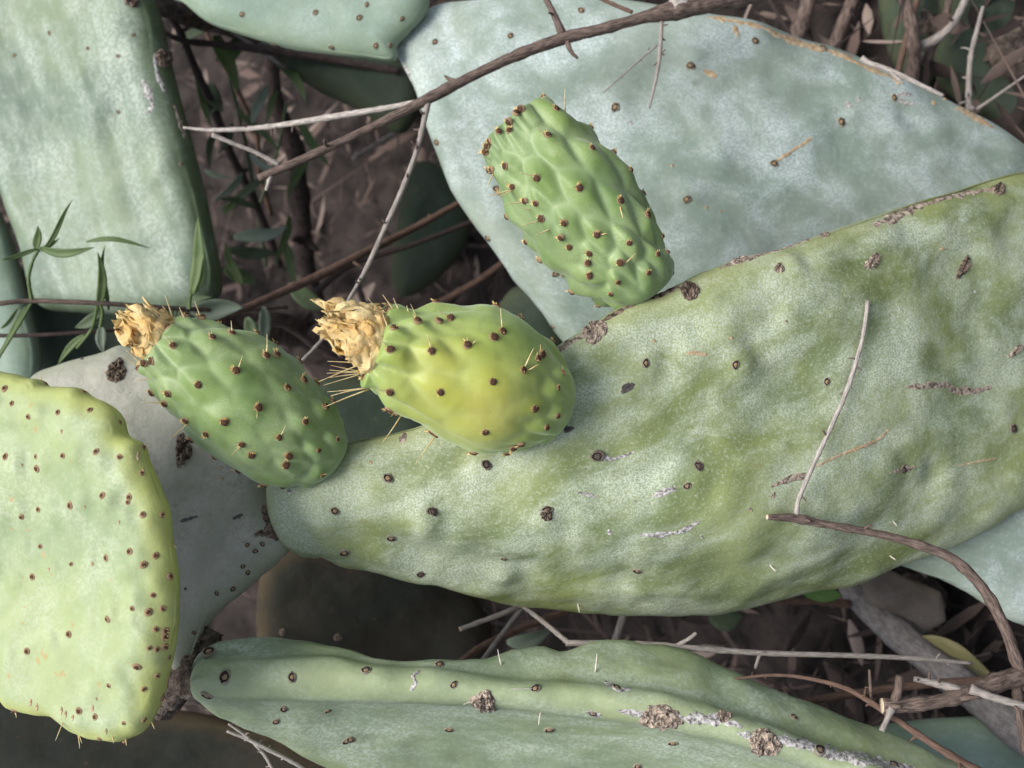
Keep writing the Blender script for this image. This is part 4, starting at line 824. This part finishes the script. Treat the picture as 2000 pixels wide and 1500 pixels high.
stems('long thin grey stalk lying along the top of the edge-on pad', 'stalk', 'twiggrey',
    [(1900, 1296, .475, 3), (1790, 1286, .47, 4.5), (1650, 1280, .462, 5), (1500, 1276, .455, 5.5), (1380, 1268, .45, 6), (1250, 1258, .446, 6), (1105, 1256, .445, 6)],
    [('twiggrey', [(1108, 1254, .445, 5), (1070, 1222, .46, 5), (1030, 1190, .475, 4.5), (1000, 1168, .49, 4)], 0), ('twiggrey', [(1320, 1262, .448, 4), (1345, 1248, .448, 3.5), (1360, 1236, .448, 3)], 0), ('twiggrey', [(1485, 1276, .455, 3.5), (1480, 1290, .453, 3), (1475, 1306, .452, 2.5)], 0)], nodes=10, seed=32, spurs=3, end='wood')
stems('short pale stalk jutting from behind large pad, tip over dark gap', 'stalk', 'twiggrey', [(1120, 1130, .52, 5), (1040, 1172, .50, 5), (990, 1195, .49, 5.5), (945, 1212, .485, 5), (898, 1229, .48, 5)], [('twigpale', [(1030, 1178, .50, 3.5), (1060, 1184, .498, 3.5), (1085, 1172, .497, 3)], 0)], nodes=3, seed=42, end='wood')
stems('slim stalk slanting behind the edge-on pad under large pad', 'stalk', 'twiggrey', [(1080, 1140, .54, 5), (1020, 1190, .53, 5), (980, 1240, .52, 5), (935, 1300, .51, 5)], nodes=3, seed=43)
stems('reddish stalk crossing the dark gap behind slim grey stalks', 'stalk', 'twigred', [(1200, 1160, .58, 6), (1100, 1195, .57, 7), (1000, 1235, .56, 7), (930, 1270, .55, 7), (880, 1310, .54, 6)], nodes=4, seed=44)
stems('grey upright stalk in the dark gap below the large pad', 'stalk', 'twiggrey', [(1245, 1120, .56, 8), (1222, 1190, .55, 8), (1200, 1260, .54, 8), (1185, 1320, .53, 8)], nodes=2, seed=45)
stems('spiky seed stalk arching over edge-on pad to the corner', 'stalk', 'twigred', [(1990, 1540, .405, 8), (1900, 1500, .407, 8), (1820, 1452, .41, 7), (1745, 1402, .415, 6), (1690, 1365, .42, 5.5), (1640, 1340, .424, 4.5), (1560, 1322, .43, 3.5), (1500, 1319, .432, 3), (1434, 1326, .435, 2)], [('twigbrown', [(1702, 1372, .42, 3), (1700, 1340, .422, 3), (1698, 1308, .424, 2.5)], 3)], nodes=10, seed=46, spurs=14)
stems('dark red stalk behind the broken branch stub', 'stalk', 'twigred', [(1560, 1372, .50, 7), (1650, 1358, .505, 8), (1760, 1342, .51, 8), (1900, 1330, .515, 8), (2040, 1325, .52, 8)], nodes=3, seed=47)
stems('thin forked grey twig under the base of the edge-on pad', 'twig', 'twigpale', [(660, 1560, .46, 3), (590, 1500, .455, 3.5), (520, 1462, .45, 4), (480, 1442, .448, 3.5), (443, 1428, .446, 2.5)], [('twigpale', [(495, 1450, .449, 3), (520, 1480, .45, 3), (540, 1520, .452, 3)], 4), ('twigpale', [(498, 1452, .449, 3), (470, 1430, .447, 2.5), (446, 1414, .446, 2)], 3)], nodes=5, seed=48, spurs=9)
stems('dry pale stalk lying on the scarred edge of bluish pad', 'stalk', 'twigpale', [(1683, 113, .535, 6), (1700, 124, .534, 5), (1740, 138, .533, 5), (1790, 162, .532, 4.5), (1842, 187, .532, 3.5)], [('twigpale', [(1740, 142, .532, 3), (1755, 155, .532, 3), (1764, 163, .532, 2)], 0)], nodes=3, seed=49)
stems('thick smooth grey stem slanting through the litter', 'stem', 'greystem', [(2120, 1520, .50, 42), (1980, 1420, .53, 36), (1880, 1340, .55, 30), (1780, 1260, .57, 28), (1700, 1190, .59, 27), (1655, 1130, .61, 26), (1620, 1050, .625, 26)], [('twigred', [(1660, 1180, .59, 8), (1600, 1175, .585, 6), (1520, 1172, .58, 6), (1460, 1160, .58, 5)], 0)], nodes=4, seed=50, name='woody_stem')
# forked bare stems, upper right
stems('forked bare stem beside the bluish pad, upright and grey-brown', 'stem', 'twigbrown', [(1775, 175, .62, 14), (1785, 120, .61, 13), (1782, 60, .60, 12), (1768, 0, .60, 12), (1760, -60, .60, 11)], [('twiggrey', [(1792, 92, .61, 9), (1830, 75, .605, 8), (1862, 45, .60, 7), (1885, 0, .60, 7), (1900, -50, .60, 7)], 1), ('twigbrown', [(1800, 130, .615, 8), (1820, 95, .615, 8), (1845, 40, .615, 7), (1858, -30, .615, 7)], 0)], nodes=4, seed=51, name='woody_stem')
stems('thin reddish stem next to the forked bare stem', 'stem', 'twigred', [(1752, 150, .64, 6), (1765, 95, .64, 6), (1780, 40, .64, 6), (1800, -30, .64, 6)], nodes=3, seed=52, name='woody_stem')
stems('dry thorny stalk standing before the wrinkled dim pad', 'stalk', 'twiggrey', [(1893, 235, .59, 6), (1892, 170, .585, 5.5), (1896, 110, .58, 5), (1908, 60, .578, 4.5), (1920, 12, .575, 3)], [('twiggrey', [(1905, 215, .588, 3.5), (1935, 195, .586, 3), (1985, 160, .584, 2.5), (2030, 130, .58, 2)], 2)], nodes=5, seed=53, spurs=8)
stems('brown bare stem behind upper edge of the bluish pad', 'stem', 'twigbrown', [(1540, 110, .66, 15), (1560, 60, .66, 15), (1580, 0, .66, 15), (1590, -60, .66, 15)], nodes=2, seed=54, name='woody_stem')
stems('second brown bare stem behind the scarred edge of bluish pad', 'stem', 'twigbrown', [(1615, 125, .67, 12), (1640, 60, .67, 13), (1665, 0, .67, 13), (1680, -60, .67, 13)], nodes=2, seed=55, name='woody_stem')
# dark stems in the gap left of the bluish pad
D = [('dark thin stem running from the sage pad into the litter', 'twigdark', [(310, 0, .66, 6), (350, 60, .67, 7), (380, 130, .68, 8), (420, 220, .70, 9), (450, 300, .72, 9), (490, 380, .75, 9), (520, 450, .78, 9), (545, 520, .80, 9)]),
     ('dark stem passing under the blue-green pad', 'twigdark', [(318, 62, .66, 5), (360, 80, .66, 6), (440, 88, .665, 7), (540, 100, .67, 9), (640, 115, .675, 8), (780, 140, .68, 8)]),
     ('thick purple-brown stem rising out of the litter', 'twigdark', [(640, 640, .80, 14), (610, 560, .79, 16), (595, 500, .78, 18), (588, 420, .77, 19), (580, 350, .76, 20), (575, 290, .75, 18), (540, 200, .74, 15), (530, 100, .74, 13)]),
     ('long rusty stalk slanting towards the deep green fruit', 'twigred', [(900, 395, .66, 6), (800, 450, .64, 7), (700, 500, .61, 8), (620, 540, .59, 9), (540, 575, .57, 8), (470, 605, .555, 7), (400, 630, .55, 5)]),
     ('black thin stalk parallel to the long rusty stalk', 'twigdark', [(930, 430, .70, 5), (800, 480, .68, 5), (680, 520, .67, 6), (600, 590, .66, 6)]),
     ('reddish stem curving in the gap near the white shoot', 'twigred', [(400, 60, .72, 4), (450, 150, .73, 5), (500, 260, .75, 5), (505, 330, .76, 5), (530, 420, .78, 5)]),
     ('fine grey stalk crossing above the white shoot', 'twiggrey', [(450, 60, .68, 4), (540, 120, .69, 4), (620, 170, .70, 4), (720, 215, .71, 4), (800, 250, .72, 4)]),
     ('short grey stick lying over litter near bluish pad edge', 'twiggrey', [(690, 310, .76, 5), (730, 285, .77, 5), (770, 260, .78, 4)]),
     ('thin dark stalk behind the crumpled flower of yellowing fruit', 'twigdark', [(500, 630, .62, 5), (560, 640, .63, 5), (620, 680, .64, 6), (690, 720, .65, 5)]),
     ('brown slanting stick against the edge of bluish pad', 'twigred', [(1000, 500, .72, 6), (930, 550, .72, 6), (840, 600, .73, 6), (780, 640, .74, 6)]),
     ('dark upright stick in the litter by small dark pad', 'twigdark', [(700, 560, .78, 6), (720, 620, .77, 6), (740, 690, .76, 6), (745, 760, .75, 6)]),
     ('dark twisted stick under the small dark pad', 'twigdark', [(900, 560, .74, 7), (860, 620, .74, 8), (830, 700, .73, 8), (800, 760, .72, 8)])]
for k, (lab, mt, pts) in enumerate(D): stems(lab, 'stem' if 'stem' in lab else 'stick', mt, pts, nodes=5, seed=60 + k, name='dark_stem' if 'stem' in lab else 'dry_stick', spurs=2)

# ================================================================== leafy weeds
def leaf(parent, p0, p1, wpx, mat, bend=.12, twist=0.0, fold=.35, name='leaf'):
    a = P(*p0); b = P(*p1); L = np.linalg.norm(b - a); ax = (b - a) / L
    view = C0 - (a + b) / 2; view /= np.linalg.norm(view)
    sd_ = np.cross(view, ax); sd_ /= np.linalg.norm(sd_); n_ = np.cross(ax, sd_)
    c, s = math.cos(twist), math.sin(twist); sd_, n_ = sd_ * c + n_ * s, n_ * c - sd_ * s
    wd = wpx * p0[2] / FPX; n = 12; V = []
    ph = random.uniform(0, 6)
    for i in range(n):
        t = i / (n - 1); wv = wd * (math.sin(math.pi * min(1, t * .96 + .04) ** .8) ** .9) + wd * .03
        q = a + ax * L * t + n_ * L * bend * math.sin(math.pi * t) + sd_ * L * .05 * math.sin(t * 4 + ph)
        for v in (-1, -.5, 0, .5, 1): V.append(q + sd_ * wv * v + n_ * (abs(v) * wv * fold + .04 * wv * math.sin(t * 20 + v * 3)))
    Fc = [(i * 5 + j, i * 5 + j + 1, i * 5 + j + 6, i * 5 + j + 5) for i in range(n - 1) for j in range(4)]
    o = meshobj(name, V, Fc, M[mat], parent); md = o.modifiers.new('thickness', 'SOLIDIFY'); md.thickness = .0003
    return o
def weed(label, base, stemsL, leaves, mat, stemmat='leaf'):
    e = tag(empty('weed', P(*base)), label, 'weed', 'leafy weeds among the cacti')
    for m, s in stemsL: c, r = px_pts(s); tube('stem', c, r, M[m], e, ns=7, nodes=4, n=max(14, 7 * len(s)))
    for (p0, p1, wd, *rest) in leaves: leaf(e, p0, p1, wd, rest[0] if rest else mat, random.uniform(-.1, .15), random.uniform(-.6, .6))
    return e
weed('thin vine weed with narrow green leaves across the sage-green pad', (560, 602, .56),
    [('twigbrown', [(-60, 600, .50, 4), (0, 593, .50, 5), (60, 588, .505, 5), (190, 592, .51, 5), (330, 602, .53, 5), (450, 606, .56, 4), (560, 600, .60, 4)]), ('twigdark', [(-40, 655, .53, 4), (60, 655, .53, 4), (180, 648, .535, 4), (270, 640, .55, 4)]),
     ('leaf', [(62, 586, .505, 4), (56, 545, .50, 3.5), (64, 510, .498, 3), (76, 488, .497, 3)]), ('leaf', [(62, 590, .505, 3), (40, 630, .51, 3), (15, 670, .515, 3), (-10, 710, .52, 3)]), ('leaf', [(195, 592, .51, 3), (200, 610, .512, 3), (195, 640, .515, 2.5)]), ('leaf', [(370, 603, .53, 3), (372, 580, .525, 3), (374, 570, .525, 2.5)]),
     ('leaf', [(190, 592, .51, 3), (180, 640, .515, 3), (150, 680, .52, 2.5)])],
    [((76, 488, .497), (148, 393, .49), 5), ((76, 488, .497), (118, 466, .495), 4), ((80, 486, .497), (186, 486, .492), 9), ((74, 488, .497), (72, 440, .49), 8), ((74, 490, .497), (0, 505, .49), 5), ((170, 470, .52), (295, 482, .52), 5), ((198, 606, .512), (190, 492, .505), 9), ((206, 606, .512), (209, 478, .505), 6), ((372, 576, .525), (394, 425, .515), 13), ((376, 572, .525), (402, 498, .52), 6), ((202, 612, .515), (146, 640, .515), 12, 'leafdark'), ((195, 638, .515), (203, 690, .515), 10, 'leafgrey'), ((166, 652, .52), (110, 712, .52), 7), ((60, 600, .51), (-10, 690, .52), 5), ((0, 640, .52), (40, 600, .52), 4)], 'leaf')
weed('broad grey felted leaves behind the dried flower of deep green fruit', (470, 640, .60),
    [('leafgrey', [(420, 660, .58, 3), (400, 620, .56, 3), (370, 605, .545, 3)]), ('leafgrey', [(420, 660, .58, 3), (500, 680, .64, 3), (560, 700, .70, 4)])],
    [((352, 606, .54), (415, 580, .535), 10, 'leafdark'), ((372, 600, .545), (476, 605, .55), 22), ((480, 620, .58), (500, 690, .58), 14, 'leafdark'), ((510, 600, .58), (520, 680, .585), 13), ((350, 600, .54), (340, 640, .54), 7, 'leafdark'), ((560, 560, .60), (650, 600, .61), 18, 'leafdark')], 'leafgrey')
dl = [((345, 78), (425, 58), 9), ((362, 95), (350, 60), 8), ((430, 70), (455, 185), 16), ((480, 80), (440, 130), 12), ((520, 168), (492, 245), 11), ((548, 178), (512, 242), 7), ((408, 165), (432, 220), 16), ((395, 215), (440, 200), 10), ((470, 335), (420, 395), 8), ((520, 352), (425, 408), 9), ((460, 470), (560, 440), 13), ((445, 485), (545, 500), 13), ((560, 420), (540, 520), 9), ((500, 400), (425, 390), 7), ((590, 230), (640, 330), 9), ((600, 300), (560, 390), 9), ((420, 260), (405, 330), 8), ((545, 120), (600, 200), 10), ((470, 210), (540, 300), 8), ((440, 520), (500, 560), 14), ((425, 120), (470, 60), 9), ((505, 110), (560, 60), 8), ((375, 150), (420, 250), 9), ((455, 240), (425, 300), 7), ((490, 300), (560, 340), 8), ((440, 420), (480, 360), 8), ((470, 560), (440, 470), 9), ((545, 470), (590, 560), 9), ((580, 160), (640, 130), 8), ((400, 330), (450, 350), 6)]
weed('shaded weed with lance-shaped leaves beside the sage pad', (520, 300, .80),
    [('leafdark', [(520, 520, .82, 4), (500, 400, .76, 4), (480, 280, .72, 4), (450, 160, .70, 3), (430, 70, .68, 3)]), ('leafdark', [(500, 420, .77, 3), (540, 300, .75, 3), (560, 200, .73, 3)])],
    [((a[0], a[1], .70), (b[0], b[1], .70 + random.uniform(-.03, .02)), wd, random.choice(('leafdark', 'leaf', 'leaf', 'leafgrey'))) for a, b, wd in dl], 'leafdark')
def loose_leaf(label, p0, p1, wpx, mat):
    e = tag(leaf(None, p0, p1, wpx, mat, .1, .3, name='fallen_leaf'), label, 'leaf', 'single leaves caught in the thicket')
loose_leaf('bright green leaf peeking out under the large pad', (1560, 1150, .55), (1645, 1158, .55), 20, 'leafbright')
loose_leaf('yellowed leaf lying under the smooth grey stem', (1790, 1255, .57), (1960, 1330, .56), 34, 'leafyellow')
loose_leaf('dark green leaf in the gap below the large pad', (1385, 1210, .60), (1450, 1200, .60), 24, 'leafdark')
loose_leaf('pale grey-green leaf in the dark gap by reddish stalk', (990, 1255, .575), (1080, 1230, .58), 16, 'leafgrey')
